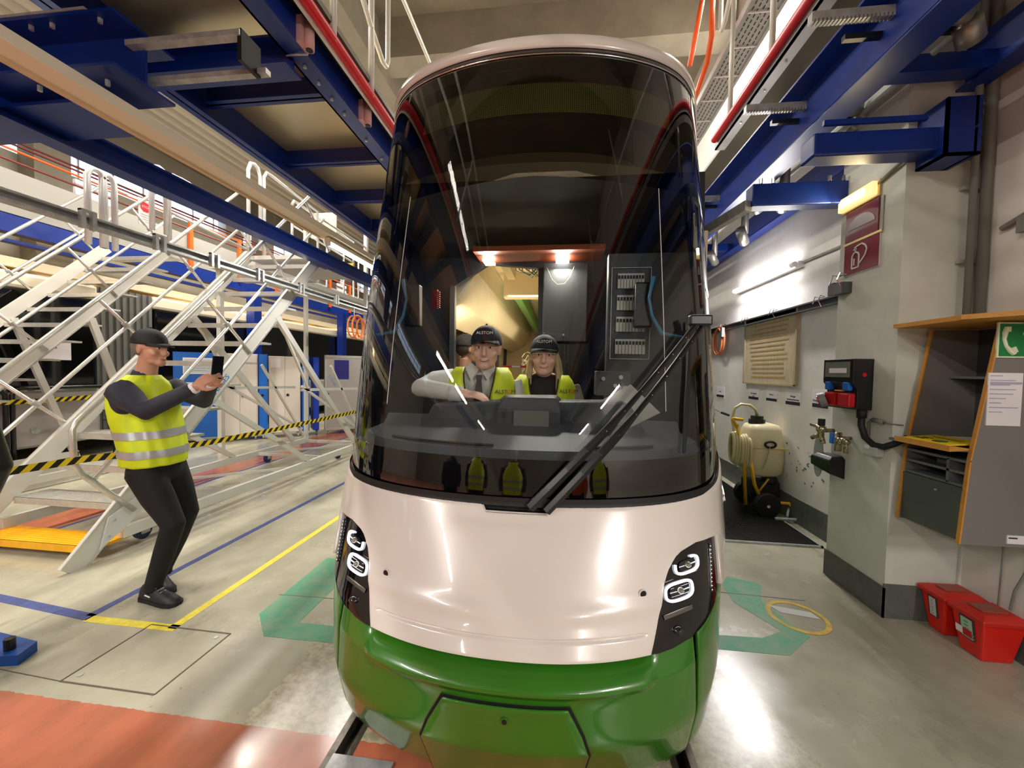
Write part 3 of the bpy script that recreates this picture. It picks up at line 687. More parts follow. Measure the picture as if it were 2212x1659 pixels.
# left platform
pl = thing('roof_work_platform', (-2.2, 3, 3.6), 'blue steel work platform overhead left of the tram with a red rubber edge', 'platform')
MB().box(-2.93, -1.56, YA, YZ, 3.86, 3.89).build('deck_plate', CHK, pl)
mb = MB(); mb.box(-1.80, -1.66, YA, YZ, 3.60, 3.62).box(-1.80, -1.785, YA, YZ, 3.60, 3.86).box(-1.675, -1.66, YA, YZ, 3.62, 3.80); mb.build('inner_beam', BLUE, pl)
mb = MB(); mb.box(-2.98, -2.86, YA, YZ, 3.60, 3.62).box(-2.925, -2.91, YA, YZ, 3.60, 3.86); mb.build('outer_beam', BLUE, pl)
for y in (-3.6, -1.6, .4, 1.55, 2.90, 3.85, 4.75, 5.7, 6.7, 8.2, 10):
    mb = MB(); mb.box(-2.9, -1.80, y - .045, y + .045, 3.70, 3.715).box(-2.9, -1.80, y - .008, y + .008, 3.70, 3.86); mb.build('cross_member', BLUE, pl)
MB().box(-1.66, -1.50, YA, YZ, 3.80, 3.84).build('slide_plate', mat('brown_steel', c(86, 78, 66), .5, .4), pl)
MB().box(-1.555, -1.535, YA, YZ, 3.68, 3.86).build('edge_profile', ALUP, pl)
MB().cyl((-1.51, YA, 3.72), (-1.51, YZ, 3.72), .036, 16).build('rubber_edge', RED, pl, smooth=True)
PK = mat('pink_primer', c(206, 160, 158), .5)
for y in (2.33, 3.08):
    a = MB().box(-1.66, -1.625, y - .05, y + .05, 3.60, 3.76).build('guide_bracket', PK, pl)
    MB().tube([(-1.605, y, 3.58), (-1.605, y, 3.74)], .03, 14).build('guide_sleeve', PK, a, smooth=True); MB().cyl((-1.605, y, 3.575), (-1.605, y, 3.60), .021, 12).build('sleeve_bore', BLACK, a)
mb = MB(); mb.tube([(-1.60, 2.31, 3.585), (-1.64, 2.36, 3.58), (-1.72, 2.36, 3.585), (-1.80, 2.38, 3.60)], .006, 6); mb.build('sensor_cable', STEEL, pl)
for k, y in enumerate((2.47, 2.62, 2.78, 2.95, 3.3, 3.6)): mb = MB(); bolt(mb, (-1.735, y, 3.585)); mb.build('bolt', STEEL, pl)
# railing on the left platform
def rail_set(root, x, y0, posts, z0, z1, m, r=.022):
    for y in posts: MB().cyl((x, y, z0), (x, y, z1), r, 10).build('post', m, root, smooth=True)
rl = thing('platform_railing', (-1.5, 3, 3.86), 'white tubular railing above the left platform edge, gate bars bent into loops', 'railing')
rail_set(rl, -1.50, 0, (-4, -2.4, -.8, .8, 2.42, 2.93, 4.6, 6.2, 8), 3.7, 5.0, ALUP)
MB().tube([(-1.50, -6, 4.95), (-1.50, 2.2, 4.95)], .022, 10).build('top_rail', ALUP, rl, smooth=True)
MB().tube([(-1.50, -6, 4.45), (-1.50, 2.2, 4.45)], .018, 10).build('mid_rail', ALUP, rl, smooth=True)
MB().tube([(-1.5, 2.62, 4.45), (-1.5, 2.93, 4.22), (-1.5, 3.12, 4.12), (-1.5, 3.19, 4.13), (-1.5, 3.22, 4.2), (-1.5, 3.22, 4.9), (-1.5, 3.3, 5.0), (-1.5, 8, 5.0)], .020, 10).build('gate_bar', ALUP, rl, smooth=True)
# transverse crane beams at upper left
tb = thing('cross_beam', (-3.0, 1.95, 3.4), 'heavy blue I-beam with bolted open end across the top left corner', 'beam', )
mb = ibeam(MB(), (-6, 2.03, 3.345), (-2.42, 2.03, 3.345), .34, .30); mb.build('web_and_flanges', BLUE, tb)
mb = MB(); mb.box(-3.4, -2.60, 1.86, 2.2, 3.50, 3.515); mb.build('shim_plate', STEEL, tb)
for x in (-3.0, -2.86, -2.55): mb = MB(); bolt(mb, (x, 1.93, 3.17), (0, 0, -1), .012, .03); bolt(mb, (x, 1.90, 3.455), (0, 0, 1), .012, .025); mb.build('bolt', STEEL, tb)
for y0, x1 in ((1.55, -1.70), (2.42, -1.78), (1.15, -1.75)):
    t2 = ibeam(MB(), (-6, y0, 3.62), (x1, y0, 3.62), .16, .18).build('cross_beam', BLUE)
    tag(t2, {1.55: 'dark blue beam running crosswise above the bolted I-beam', 2.42: 'dark blue crosswise beam closest to the first deck plate', 1.15: 'blue crosswise beam at the very top edge left'}[y0], 'beam', 'crosswise blue beams')
low = MB().box(-4.1, -2.62, 2.0, 2.34, 3.12, 3.14); low = low.build('bottom_flange_plate', BLUE); tag(low, 'wide dark blue flange plate under the top left beams', 'beam')
bx = thing('guide_box', (-1.75, 2.05, 3.4), 'dark bracket with sliding gear racks under the left platform', 'bracket')
MB().box(-2.5, -1.78, 1.98, 2.03, 3.40, 3.43).build('gear_rack', STEEL, bx); MB().box(-2.5, -1.72, 2.10, 2.14, 3.28, 3.31).build('lower_rack', STEEL, bx)
MB().box(-1.80, -1.775, 1.99, 2.13, 3.27, 3.44).build('end_plate', BLACK, bx)
sh = MB().cyl((-3.6, 1.62, 3.30), (-2.75, 1.66, 3.46), .035, 12).cyl((-3.12, 1.63, 3.37), (-3.02, 1.635, 3.39), .075, 14).build('drive_shaft', CHROME, None, smooth=True); tag(sh, 'shiny drive shaft with coupling at the top left corner', 'shaft')
# long members on the left
cr = thing('lamp_rail', (-2.5, 3, 3.0), 'long cream coloured lamp rail running away under the left beams', 'rail')
MB().box(-2.60, -2.46, YA, YZ, 3.0, 3.06).build('channel', CREAM, cr); MB().box(-2.63, -2.60, YA, YZ, 2.985, 3.05).build('side_lip', mat('cream_lip', c(206, 178, 138), .5), cr)
def tube_lamp(loc, l, axis='y', label='', name='tube_lamp', group=None, housing=True, m=None, pw=14, drop=.05, body=CREAM):
    x, y, z = loc; t = thing(name, loc, label, 'lamp', group)
    if axis == 'y':
        if housing: MB().box(x - .03, x + .03, y - l / 2 - .04, y + l / 2 + .04, z + .02, z + .06).build('housing', body, t)
        MB().cyl((x, y - l / 2, z), (x, y + l / 2, z), .019, 12).build('tube', m or TUBE, t, smooth=True)
        for s in (-1, 1): MB().box(x - .02, x + .02, y + s * (l / 2 + .015) - .015, y + s * (l / 2 + .015) + .015, z - .02, z + .03).build('socket', PAPER, t)
    return t
LBL = {-4.8: 'fluorescent tube on the cream rail far behind the camera', -2.2: 'fluorescent tube on the cream rail behind the camera', 4.58: 'glowing fluorescent tube on the cream rail beside the windscreen', 7.6: 'distant fluorescent tube further along the cream rail', -.9: 'fluorescent tube on the cream rail above the camera'}
for y in (-4.8, -2.2, -.9, 4.58, 7.6):
    tube_lamp((-2.53, y, 2.93), 1.15, label=LBL[y], group='tubes on the cream rail')
    area('tube_light', (-2.53, y, 2.90), .03, 34, (1, .96, .92), None, 1.1)
for i_, y in enumerate((-4.2, -1.6)):  # unseen tubes added to light the tram front and right side
    tl_ = tube_lamp((2.48, y, 2.76), 1.3, label=('added fluorescent tube on the right wall far behind the camera', 'added fluorescent tube on the right wall behind the camera')[i_], group='added tubes on the near right wall')
    MB().box(2.5, 2.59, y - .6, y + .6, 2.78, 2.82).build('wall_bracket', PAPER, tl_); area('tube_light', (2.42, y, 2.74), 1.2, 70, (1, .96, .92), (1.2, y, 1.2), .03)
b3 = ibeam(MB(), (-3.42, YA, 3.14), (-3.42, YZ, 3.14), .15, .17).build('long_beam', BLUE); tag(b3, 'bright blue long beam above the access stairs', 'beam')
g = thing('hose_rail', (-3.4, 3, 2.6), 'grey galvanised hose rail with clamps crossing in front of the stairs', 'rail')
MB().prism([(-3.44, 2.56), (-3.36, 2.56), (-3.36, 2.575), (-3.42, 2.575), (-3.42, 2.62), (-3.36, 2.62), (-3.36, 2.635), (-3.44, 2.635)], 'y', -2, YZ).build('channel', STEEL, g)
for y in (2.40, 2.90, 3.42, 4.0, 4.7, 5.5): MB().box(-3.375, -3.34, y - .045, y - .02, 2.535, 2.665).box(-3.375, -3.34, y + .02, y + .045, 2.535, 2.665).box(-3.375, -3.345, y - .045, y + .045, 2.655, 2.668).build('clamp', STEEL, g)
hz = thing('hose_coil', (-3.4, 6.05, 2.25), 'orange air hose coil hanging from the hose rail left of the tram', 'hose')
mb = MB()
for k, (dy, R) in enumerate(((0, .15), (.12, .16), (.2, .14), (.05, .17))): mb.torus((-3.38 + .02 * k, 6.0 + dy, 2.25), R, .014, 'x', 28, 8, 1.15)
mb.build('hose', mat('orange_hose', c(232, 128, 66), .4), hz, smooth=True); MB().tube([(-3.38, 6.05, 2.40), (-3.38, 6.05, 2.56)], .005, 6).build('hook', STEEL, hz)
# ------------------------------------------------------------------ right platform
pr = thing('roof_work_platform', (1.9, 3, 3.6), 'blue steel work platform overhead right of the tram, dark underside and red rubber edge', 'platform')
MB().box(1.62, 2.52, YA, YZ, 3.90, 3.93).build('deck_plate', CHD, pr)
MB().cyl((1.52, YA, 3.93), (1.52, 4.2, 3.95), .034, 16).build('rubber_edge', RED, pr, smooth=True)
MB().box(1.545, 1.64, YA, 4.25, 3.87, 3.885).build('edge_angle', ALUP, pr); MB().box(1.545, 1.56, YA, 4.25, 3.87, 3.98).build('edge_fascia', mat('fascia_grey', c(132, 132, 132), .5), pr)
for y in (1.9, 2.2, 2.5, 2.8, 3.1, 3.4, 3.8): mb = MB(); bolt(mb, (1.60, y, 3.86), (0, 0, 1), .008, .012); mb.build('bolt', CHROME, pr)
mb = MB(); mb.box(1.74, 1.92, YA, YZ, 3.34, 3.355).box(1.74, 1.755, YA, YZ, 3.35, 3.62).box(1.60, 1.755, YA, YZ, 3.61, 3.625); mb.build('inner_beam', BLUE, pr)
mb = MB(); mb.box(2.40, 2.52, YA, YZ, 3.34, 3.355).box(2.45, 2.465, YA, YZ, 3.35, 3.62); mb.build('outer_beam', BLUE, pr)
for y in (-2, .6, 2.62, 4.2, 6, 8): MB().box(1.9, 2.45, y - .05, y + .05, 3.36, 3.46).build('cross_member', BLUE, pr)
for i, y in enumerate((2.36, 3.10, 4.6)):
    rk = thing('gear_rack', (1.7, y, 3.55), ('gear rack slide nearest the camera under the right platform', 'second gear rack slide under the right platform', 'far gear rack slide under the right platform')[i], 'gear rack', 'gear racks of the right platform')
    mb = MB(); mb.box(1.33, 2.1, y - .02, y + .02, 3.52, 3.56)
    for k in range(38): mb.box(1.33 + k * .02, 1.342 + k * .02, y - .02, y + .02, 3.505, 3.52)
    o = mb.build('toothed_bar', STEEL, rk); o2 = MB().cyl((1.95, y, 3.50), (2.10, y, 3.50), .05, 14).cyl((2.12, y + .03, 3.48), (2.2, y + .09, 3.42), .06, 14).build('motor', mat('grey_cast', c(170, 168, 160), .35, .6), rk, smooth=True)
    MB().box(1.55, 2.2, y + .06, y + .09, 3.46, 3.49).build('guide_bar', BLACKM, rk)
shf = MB().cyl((2.12, 2.4, 3.46), (2.12, 4.6, 3.46), .018, 10).build('drive_shaft', STEEL); tag(shf, 'thin drive shaft linking the motors under the right platform', 'shaft')
# bracket beams carried by the pillar
bb = thing('bracket_beam', (2.0, 2.7, 3.0), 'blue box beam bracketed to the right pillar above the lamp', 'beam')
MB().box(1.52, 2.22, 2.60, 2.74, 2.92, 3.06).build('box_section', BLUE, bb, bevel=.012); MB().box(1.56, 2.12, 2.58, 2.60, 3.09, 3.12).build('top_lug', BLUE, bb)
MB().box(2.20, 2.38, 2.56, 2.75, 2.87, 2.885).box(2.20, 2.38, 2.56, 2.575, 2.87, 3.20).box(2.20, 2.215, 2.56, 2.75, 2.87, 3.2).box(2.345, 2.36, 2.56, 2.75, 2.87, 3.2).bar((2.22, 2.565, 2.93), (2.36, 2.565, 3.03), .012, .012).build('end_bracket', BLUE, bb)
b2 = thing('bracket_beam', (1.8, 3.3, 3.0), 'deep blue beam fixed to the side of the right pillar', 'beam')
MB().box(1.47, 2.15, 3.24, 3.36, 2.89, 3.06).build('box_section', BLUE, b2, bevel=.008)
for x in (1.53, 1.62, 2.02, 2.12): mb = MB(); bolt(mb, (x, 3.25, 3.06), (0, 0, 1), .012, .04); mb.build('bolt', CHROME, b2)
mb = MB(); mb.bar((1.45, 3.26, 2.90), (1.25, 3.9, 2.86), .06, .08); o = mb.build('strut_plate', STEEL); tag(o, 'light steel strut below the right platform', 'strut')
# valance strip beyond the pillar
o = MB().box(2.50, 2.557, 3.31, YZ, 3.44, 3.56).build('edge_strip', mat('white_blue_strip', c(170, 186, 235), .4)); tag(o, 'pale blue edge strip between wall and right platform', 'strip')
# duct pieces above right
for i, (y, x) in enumerate(((3.9, 2.0), (4.9, 2.1), (5.8, 2.1))):
    o = MB().cyl((x, y, 3.28), (x + .14, y + .2, 3.20), .055, 14).box(x + .04, x + .10, y + .02, y + .08, 3.25, 3.90).build('gear_motor', mat('grey_cast', c(170, 168, 160), .35, .6), None, smooth=True); tag(o, ('grey gear motor nearest the pillar below the right platform', 'second grey gear motor beyond the pillar', 'farthest grey gear motor beyond the pillar')[i], 'motor', 'gear motors')
# railings and trays at upper right
rr = thing('platform_railing', (1.6, 3.8, 3.95), 'white tubular railing above the right platform edge', 'railing')
rail_set(rr, 1.62, 0, (-4, -2.4, -.8, .8, 2.4, 3.35, 4.1, 6, 8), 3.95, 6.0, ALUP)
MB().tube([(1.62, 4.42, 6.0), (1.62, 4.42, 5.25), (1.62, 4.38, 5.17), (1.62, 4.3, 5.2), (1.62, 4.05, 5.55), (1.62, 3.7, 6.0)], .022, 10).build('gate_bar', ALUP, rr, smooth=True)
MB().tube([(1.62, -6, 4.95), (1.62, 2.4, 4.95)], .022, 10).build('top_rail', ALUP, rr, smooth=True)
og = MB().tube([(1.6, 5.45, 6.6), (1.6, 4.9, 6.0), (1.6, 4.62, 5.8), (1.6, 4.60, 5.3), (1.6, 4.72, 5.1), (1.6, 5.3, 4.9)], .03, 10).tube([(1.6, 4.62, 5.8), (1.6, 4.60, 6.6)], .03, 10).tube([(1.6, 4.95, 6.0), (1.6, 5.35, 5.55)], .03, 10).build('orange_guard_rail', ORANGE, None, smooth=True); tag(og, 'orange bent guard rail beside the tram roof', 'railing')
PERF = mat('perforated_steel', c(172, 174, 176), .4, .3)
ct = thing('cable_tray', (1.95, 4.5, 5.2), 'perforated grey cable tray sloping above the right platform', 'tray')
MB().box(1.78, 2.06, 3.6, 8, 5.16, 5.17).build('tray_floor', PERF, ct); MB().box(1.75, 1.78, 3.6, 8, 5.14, 5.22).box(2.06, 2.09, 3.6, 8, 5.14, 5.22).build('tray_side', PERF, ct)
mb = MB(); y = 3.7
while y < 7:
    for k in range(5): mb.box(1.81 + k * .05, 1.818 + k * .05, y + (k % 2) * .03, y + (k % 2) * .03 + .035, 5.155, 5.159)
    y += .06
o = mb.build('slots', BLACK, ct); o['kind'] = 'stuff'
for k in range(8): MB().box(1.78, 2.06, 3.75 + k * .42, 3.765 + k * .42, 5.145, 5.16).build('rung', PAPER, ct)

# ------------------------------------------------------------------ right wall fittings
def wall_paper(x, y0, y1, z0, z1, label, name='notice', bar_=True, cat='notice', group=None, words=()):
    t = thing(name, (x, (y0 + y1) / 2, z0), label, cat, group)
    MB().box(x - .003, x, y0, y1, z0, z1).build('sheet', PAPER, t)
    if bar_: MB().box(x - .005, x - .003, y0 + .01, y1 - .01, z0 + .012, z0 + (z1 - z0) * .27).build('black_bar', mat('ink_black', c(34, 30, 48), .5), t)
    for i, wd in enumerate(words):
        text(wd, 'lettering', .028, BLACK, (x - .004, (y0 + y1) / 2, z1 - .075 - i * .035), (math.pi / 2, 0, -math.pi / 2), t)
    return t
G_ = 'row of notices on the right wall'
wall_paper(X, 3.98, 4.23, 1.25, 1.44, 'white notice with black bar nearest the pillar', group=G_, words=('Wasser der', 'Dachgerueste AUS'))
wall_paper(X, 4.41, 4.69, 1.24, 1.42, 'second white notice from the pillar with two text lines', group=G_, words=('Heissgas', 'Spritzmaschinerung'))
wall_paper(X, 4.85, 5.10, 1.25, 1.415, 'white notice with dark bar under the board, right one', group=G_, words=('Eisstern',))
wall_paper(X, 5.27, 5.54, 1.24, 1.405, 'white notice with dark bar under the board, left one', group=G_, words=('Servicewagen', 'AUS'))
wall_paper(X, 6.3, 6.6, 1.20, 1.375, 'small far notice right next to the tram windscreen', group=G_, words=('Schutz',))
bd_ = thing('plywood_board', (X, 5.05, 1.46), 'faded tan plywood board fixed to the right wall under the hose rail', 'board')
MB().box(X - .03, X, 4.49, 5.63, 1.47, 2.30).build('panel', mat('faded_plywood', c(196, 180, 146), .7, noise=.22, nscale=7, stretch=(1, 6, .8)), bd_)
PRN = mat('faded_print', c(168, 138, 84), .8); mb = MB()
for i in range(13):
    z = 2.20 - i * .054; a = .12 + .1 * random.random(); b_ = .12 + .12 * random.random(); mb.box(X - .0315, X - .03, 4.49 + a, 5.63 - b_, z - .008, z + .008)
o = mb.build('faded_print', PRN, bd_); o['kind'] = 'stuff'
mb = MB().box(X - .036, X - .03, 4.47, 4.50, 1.46, 2.31).box(X - .036, X - .03, 4.47, 5.65, 1.455, 1.475).box(X - .036, X - .03, 5.62, 5.65, 1.46, 2.31); mb.build('frame', mat('worn_frame', c(170, 152, 122), .6), bd_)
hr_ = thing('hose_rail', (2.5, 5, 2.25), 'dark grey hose rail along the right wall ending at the pillar', 'rail')
MB().prism([(2.50, 2.24), (2.545, 2.24), (2.545, 2.32), (2.50, 2.32), (2.50, 2.305), (2.53, 2.305), (2.53, 2.255), (2.50, 2.255)], 'y', 3.3, 9).build('channel', mat('dark_zinc', c(92, 92, 92), .45, .6), hr_)
MB().box(2.08, 2.15, 3.16, 3.31, 2.20, 2.28).build('rail_end', mat('dark_zinc', c(92, 92, 92), .45, .6), hr_); MB().box(2.10, 2.54, 3.28, 3.33, 2.22, 2.30).build('rail_corner', mat('dark_zinc', c(92, 92, 92), .45, .6), hr_)
for y in (3.22, 4.1, 4.9, 5.6, 6.3):
    x = 2.09 if y < 3.3 else 2.5
    MB().tube([(x, y - .04, 2.24), (x - .03, y - .04, 2.30), (x - .01, y - .04, 2.35), (x + .03, y - .04, 2.34), (x + .03, y + .04, 2.34), (x - .01, y + .04, 2.35), (x - .03, y + .04, 2.28)], .005, 6).build('clip', CHROME, hr_)
hz2 = thing('hose_coil', (2.5, 6.35, 2.1), 'orange hose coil hanging on the right wall rail', 'hose')
mb = MB(); mb.torus((2.49, 6.37, 2.10), .17, .014, 'x', 28, 8, 1.25); mb.torus((2.47, 6.40, 2.08), .16, .014, 'x', 28, 8, 1.25); mb.build('hose', mat('orange_hose2', c(214, 120, 72), .4), hz2, smooth=True)
MB().box(2.44, 2.48, 6.18, 6.24, 2.14, 2.28).build('coupling', STEEL, hz2)
# fluorescent lamp on the right wall
t = thing('wall_tube_lamp', (X - .08, 5.2, 2.76), 'bright fluorescent tube lamp mounted on the right wall', 'lamp')
MB().box(X - .06, X, 4.45, 5.92, 2.73, 2.79).build('housing', PAPER, t); MB().cyl((X - .09, 4.52, 2.76), (X - .09, 5.88, 2.76), .024, 12).build('tube', TUBE, t, smooth=True)
area('wall_tube_light', (X - .13, 5.2, 2.76), 1.35, 75, (1, .97, .95), (X - 1.0, 5.2, 2.2), .05)
MB().cyl((X - .09, 4.46, 2.76), (X - .09, 4.52, 2.76), .028, 12).build('socket', PAPER, t)
MB().tube([(X - .02, 4.45, 2.775), (X - .02, 3.3, 2.755)], .012, 8).build('feed_conduit', STEEL, t)
# pillar lamp, signs
lp = thing('pillar_lamp', (2.12, 3.1, 2.86), 'small warm glowing bulkhead lamp above the red signs', 'lamp')
MB().box(2.135, 2.15, 2.93, 3.28, 2.81, 2.92).build('back_plate', mat('lamp_back', c(214, 196, 140), .5), lp)
MB().box(2.095, 2.135, 2.94, 3.27, 2.815, 2.915).build('cover', mat('lamp_cover', c(250, 220, 150), .3, emit=(1, .72, .3, 1), estr=.9), lp, bevel=.012)
MB().box(2.09, 2.1, 3.01, 3.24, 2.845, 2.895).build('bright_core', mat('lamp_core', (1, 1, 1, 1), .5, emit=(1, .88, .55, 1), estr=14), lp, bevel=.004)
area('pillar_lamp_light', (2.06, 3.1, 2.86), .25, 3.0, (1, .78, .40), (1.2, 3.0, 2.6), .06)
MAR = mat('maroon_sign', c(124, 38, 48), .25, coat=.5); SGW = mat('sign_white', c(206, 204, 206), .4)
s1 = thing('fire_alarm_sign', (2.14, 3.1, 2.55), 'maroon sign with a white half disc above the extinguisher sign', 'sign')
MB().box(2.138, 2.146, 2.935, 3.235, 2.575, 2.80).build('panel', MAR, s1)
MB().prism([(3.085 + .125 * math.cos(a), 2.66 + .085 * math.sin(a)) for a in lin(0, math.pi, 24)], 'x', 2.134, 2.139).build('half_disc', SGW, s1)
s2 = thing('extinguisher_sign', (2.14, 3.1, 2.33), 'maroon sign showing a white fire extinguisher outline', 'sign')
MB().box(2.138, 2.146, 2.92, 3.235, 2.335, 2.555).build('panel', MAR, s2); MB().box(2.142, 2.149, 2.915, 3.24, 2.33, 2.56).build('border', SGW, s2)
mb = MB(); xx = 2.134
def seg(pts, w_):
    for i in range(len(pts) - 1): mb.bar((xx, pts[i][0], pts[i][1]), (xx, pts[i + 1][0], pts[i + 1][1]), .004, w_, (0, 0, 1) if abs(pts[i][1] - pts[i + 1][1]) < abs(pts[i][0] - pts[i + 1][0]) else (0, 1, 0))
seg([(3.15, 2.37), (3.15, 2.455), (3.14, 2.475), (3.12, 2.485), (3.095, 2.475), (3.085, 2.455), (3.085, 2.37), (3.15, 2.37)], .010)
seg([(3.12, 2.485), (3.12, 2.50), (3.13, 2.515), (3.10, 2.525), (3.06, 2.53), (3.03, 2.51), (3.015, 2.48), (3.03, 2.44), (3.06, 2.41), (3.085, 2.39)], .010)
seg([(3.11, 2.505), (3.14, 2.505)], .008); seg([(3.13, 2.39), (3.13, 2.44)], .008)
mb.build('extinguisher_symbol', SGW, s2)
MB().box(2.135, 2.146, 2.90, 3.245, 2.557, 2.573).build('tape_strip', mat('cream_tape', c(240, 226, 160), .6), s1)
MB().bar((2.142, 2.91, 2.80), (2.142, 2.91, 2.56), .004, .02, (0, 1, 0)).build('hanging_strip', mat('clear_strip', c(170, 170, 160), .4), s1)
# conduit across the pillar and vertical pipes
PIPE = mat('grey_pipe', c(122, 122, 118), .5)
o = MB().tube([(2.14, 2.96, 2.89), (2.13, 2.80, 2.93), (2.13, 2.735, 2.945), (2.17, 2.735, 2.96), (2.50, 2.735, 2.93)], .011, 8).build('cable_conduit', PIPE, None, smooth=True); tag(o, 'thin grey conduit wrapping round the pillar corner to the lamp', 'conduit')
for i, (x, r) in enumerate(((2.485, .018), (2.555, .026))):
    o = MB().cyl((x, 2.70, 1.96), (x, 2.70, 7.3), r, 12).build('riser_pipe', PIPE, None, smooth=True); tag(o, ('thin grey riser pipe in the corner right of the pillar', 'thick grey riser pipe next to the thin one')[i], 'pipe', 'riser pipes')
    for z in (2.3, 2.75, 3.25): MB().box(x - .035, x + .03, 2.72, 2.75, z - .01, z + .01).build('pipe_clip', STEEL, o)
o = MB().tube([(2.57, 2.62, 2.46), (2.57, 2.50, 2.50), (2.57, 2.2, 2.50)], .016, 8).box(2.54, 2.59, 2.38, 2.52, 2.40, 2.49).build('wall_conduit', PIPE, None, smooth=False); tag(o, 'grey conduit with junction box on the near right wall', 'conduit')
o = MB().tube([(2.585, 2.30, 2.42), (2.583, 2.31, 2.2), (2.585, 2.33, 1.95)], .006, 6).build('hanging_cable', PIPE); tag(o, 'thin cable hanging above the wall desk', 'cable')
# power distribution box
pb = thing('socket_box', (2.05, 3.1, 1.35), 'black power socket box with blue and red sockets on the pillar', 'socket box')
MB().prism([(2.15, 1.345), (2.15, 1.70), (2.02, 1.70), (2.02, 1.53), (2.05, 1.49), (2.05, 1.345)], 'y', 2.92, 3.22).build('housing', BLACKM, pb, bevel=.004)
fl = MB().box(2.012, 2.022, 2.95, 3.19, 1.57, 1.68).build('breaker_window', mat('smoke_window', c(120, 122, 112), .2), pb); MB().box(2.008, 2.013, 2.97, 3.14, 1.60, 1.635).build('breaker_strip', PAPER, fl)
SB = mat('socket_blue', c(30, 104, 206), .35); SR = mat('socket_red', c(190, 16, 30), .35)
for y in (2.98, 3.16): MB().box(2.012, 2.045, y - .03, y + .03, 1.475, 1.535).build('blue_socket', SB, pb, bevel=.008)
MB().box(2.03, 2.05, 3.03, 3.11, 1.468, 1.478).build('yellow_label', YEL, pb)
for y in (2.98, 3.12): MB().box(2.0, 2.05, y - .055, y + .055, 1.36, 1.46).build('red_socket', SR, pb, bevel=.012)
pg = MB().cyl((2.0, 3.15, 1.405), (1.965, 3.17, 1.39), .052, 20).build('plug_collar', mat('plug_grey', c(122, 122, 122), .5), pb, smooth=False); MB().cyl((1.966, 3.169, 1.3905), (1.960, 3.173, 1.388), .036, 18).build('red_cap', SR, pg)
MB().cyl((2.09, 2.915, 1.59), (2.09, 2.921, 1.59), .014, 14).build('red_badge', SR, pb)
cb2 = thing('power_cable', (2.08, 2.98, 1.3), 'thick black power cable running from socket box to the wall desk', 'cable')
MB().tube([(2.10, 2.94, 1.35), (2.10, 2.94, 1.29)], .028, 12).build('gland', BLACK, cb2, smooth=True)
MB().tube([(2.10, 2.94, 1.34), (2.10, 2.94, 1.24), (2.10, 2.90, 1.16), (2.11, 2.84, 1.12), (2.12, 2.77, 1.12), (2.15, 2.73, 1.15), (2.22, 2.73, 1.19), (2.3, 2.73, 1.20)], .020, 12).build('cable', BLACK, cb2, smooth=True)
gc = MB().tube([(2.14, 2.93, 1.13), (2.14, 2.93, 1.26), (2.14, 2.91, 1.28), (2.14, 2.86, 1.285)], .010, 8).tube([(2.13, 2.88, 1.285), (2.13, 2.80, 1.28)], .016, 8).tube([(2.13, 2.80, 1.28), (2.14, 2.75, 1.275), (2.2, 2.735, 1.27)], .004, 6).build('grey_cable', PIPE, None, smooth=True); tag(gc, 'grey cable with coupling on the pillar above the grey outlet', 'cable')
so = thing('grey_outlet', (2.12, 2.87, 1.06), 'small grey wall outlet low on the pillar', 'outlet'); MB().box(2.10, 2.15, 2.80, 2.92, 1.045, 1.13).build('box', mat('outlet_grey', c(186, 188, 184), .5), so, bevel=.006); MB().box(2.097, 2.101, 2.86, 2.90, 1.09, 1.115).build('window', PAPER, so)
BR = mat('nickel_brass', c(176, 164, 136), .25, .9)
vv = thing('air_valve', (2.1, 3.25, 1.1), 'brass compressed air valve cluster with black knob on the pillar', 'valve')
mb = MB().cyl((2.06, 3.28, 1.10), (2.06, 3.28, 1.20), .022).ball((2.06, 3.28, 1.16), .035).cyl((2.06, 3.25, 1.17), (2.06, 3.40, 1.18), .014).cyl((2.06, 3.28, 1.12), (2.03, 3.34, 1.08), .016).cyl((2.06, 3.28, 1.12), (2.06, 3.25, 1.05), .018).cyl((2.06, 3.28, 1.15), (2.15, 3.28, 1.15), .016); mb.build('valve_body', BR, vv, smooth=True)
MB().cyl((2.06, 3.28, 1.19), (2.06, 3.28, 1.24), .024).build('knob', BLACK, vv)
v2 = thing('air_valve', (2.1, 3.1, 1.05), 'brass air outlet with blue lever beside the power cable', 'valve')
mb = MB().cyl((2.08, 3.12, 1.02), (2.08, 3.12, 1.16), .022).cyl((2.08, 3.02, 1.10), (2.08, 3.12, 1.12), .018).cyl((2.08, 3.04, 1.02), (2.08, 3.04, 1.12), .015).cyl((2.08, 3.1, 1.12), (2.15, 3.1, 1.12), .014).ball((2.08, 3.10, 1.10), .03); mb.build('valve_body', BR, v2, smooth=True); MB().box(2.05, 2.065, 3.14, 3.17, 1.07, 1.15).build('lever', SB, v2)
bk = thing('black_box', (2.1, 3.24, .84), 'black plastic dispenser box on the pillar below the valves', 'box'); MB().loft([[(2.04, 3.14, .84), (2.15, 3.14, .80), (2.15, 3.36, .84), (2.04, 3.36, .87)], [(2.04, 3.14, .94), (2.15, 3.14, .95), (2.15, 3.36, .95), (2.04, 3.36, .94)], [(2.07, 3.17, .965), (2.15, 3.17, .97), (2.15, 3.33, .97), (2.07, 3.33, .965)]]).build('body', BLACKM, bk, bevel=.006)
sf = thing('hanging_paddle', (2.12, 3.36, .9), 'grey oval paddle hanging from the valve by a wire', 'paddle')
MB().loft([[(2.10 + d, 3.37 + .055 * math.cos(a), .93 + .17 * math.sin(a)) for a in lin(0, 2 * math.pi, 24)[:-1]] for d in (0, .008)]).build('blade', mat('paddle_grey', c(150, 152, 148), .5), sf); MB().tube([(2.10, 3.37, 1.09), (2.09, 3.35, 1.13), (2.08, 3.33, 1.17)], .003, 5).build('wire', STEEL, sf)
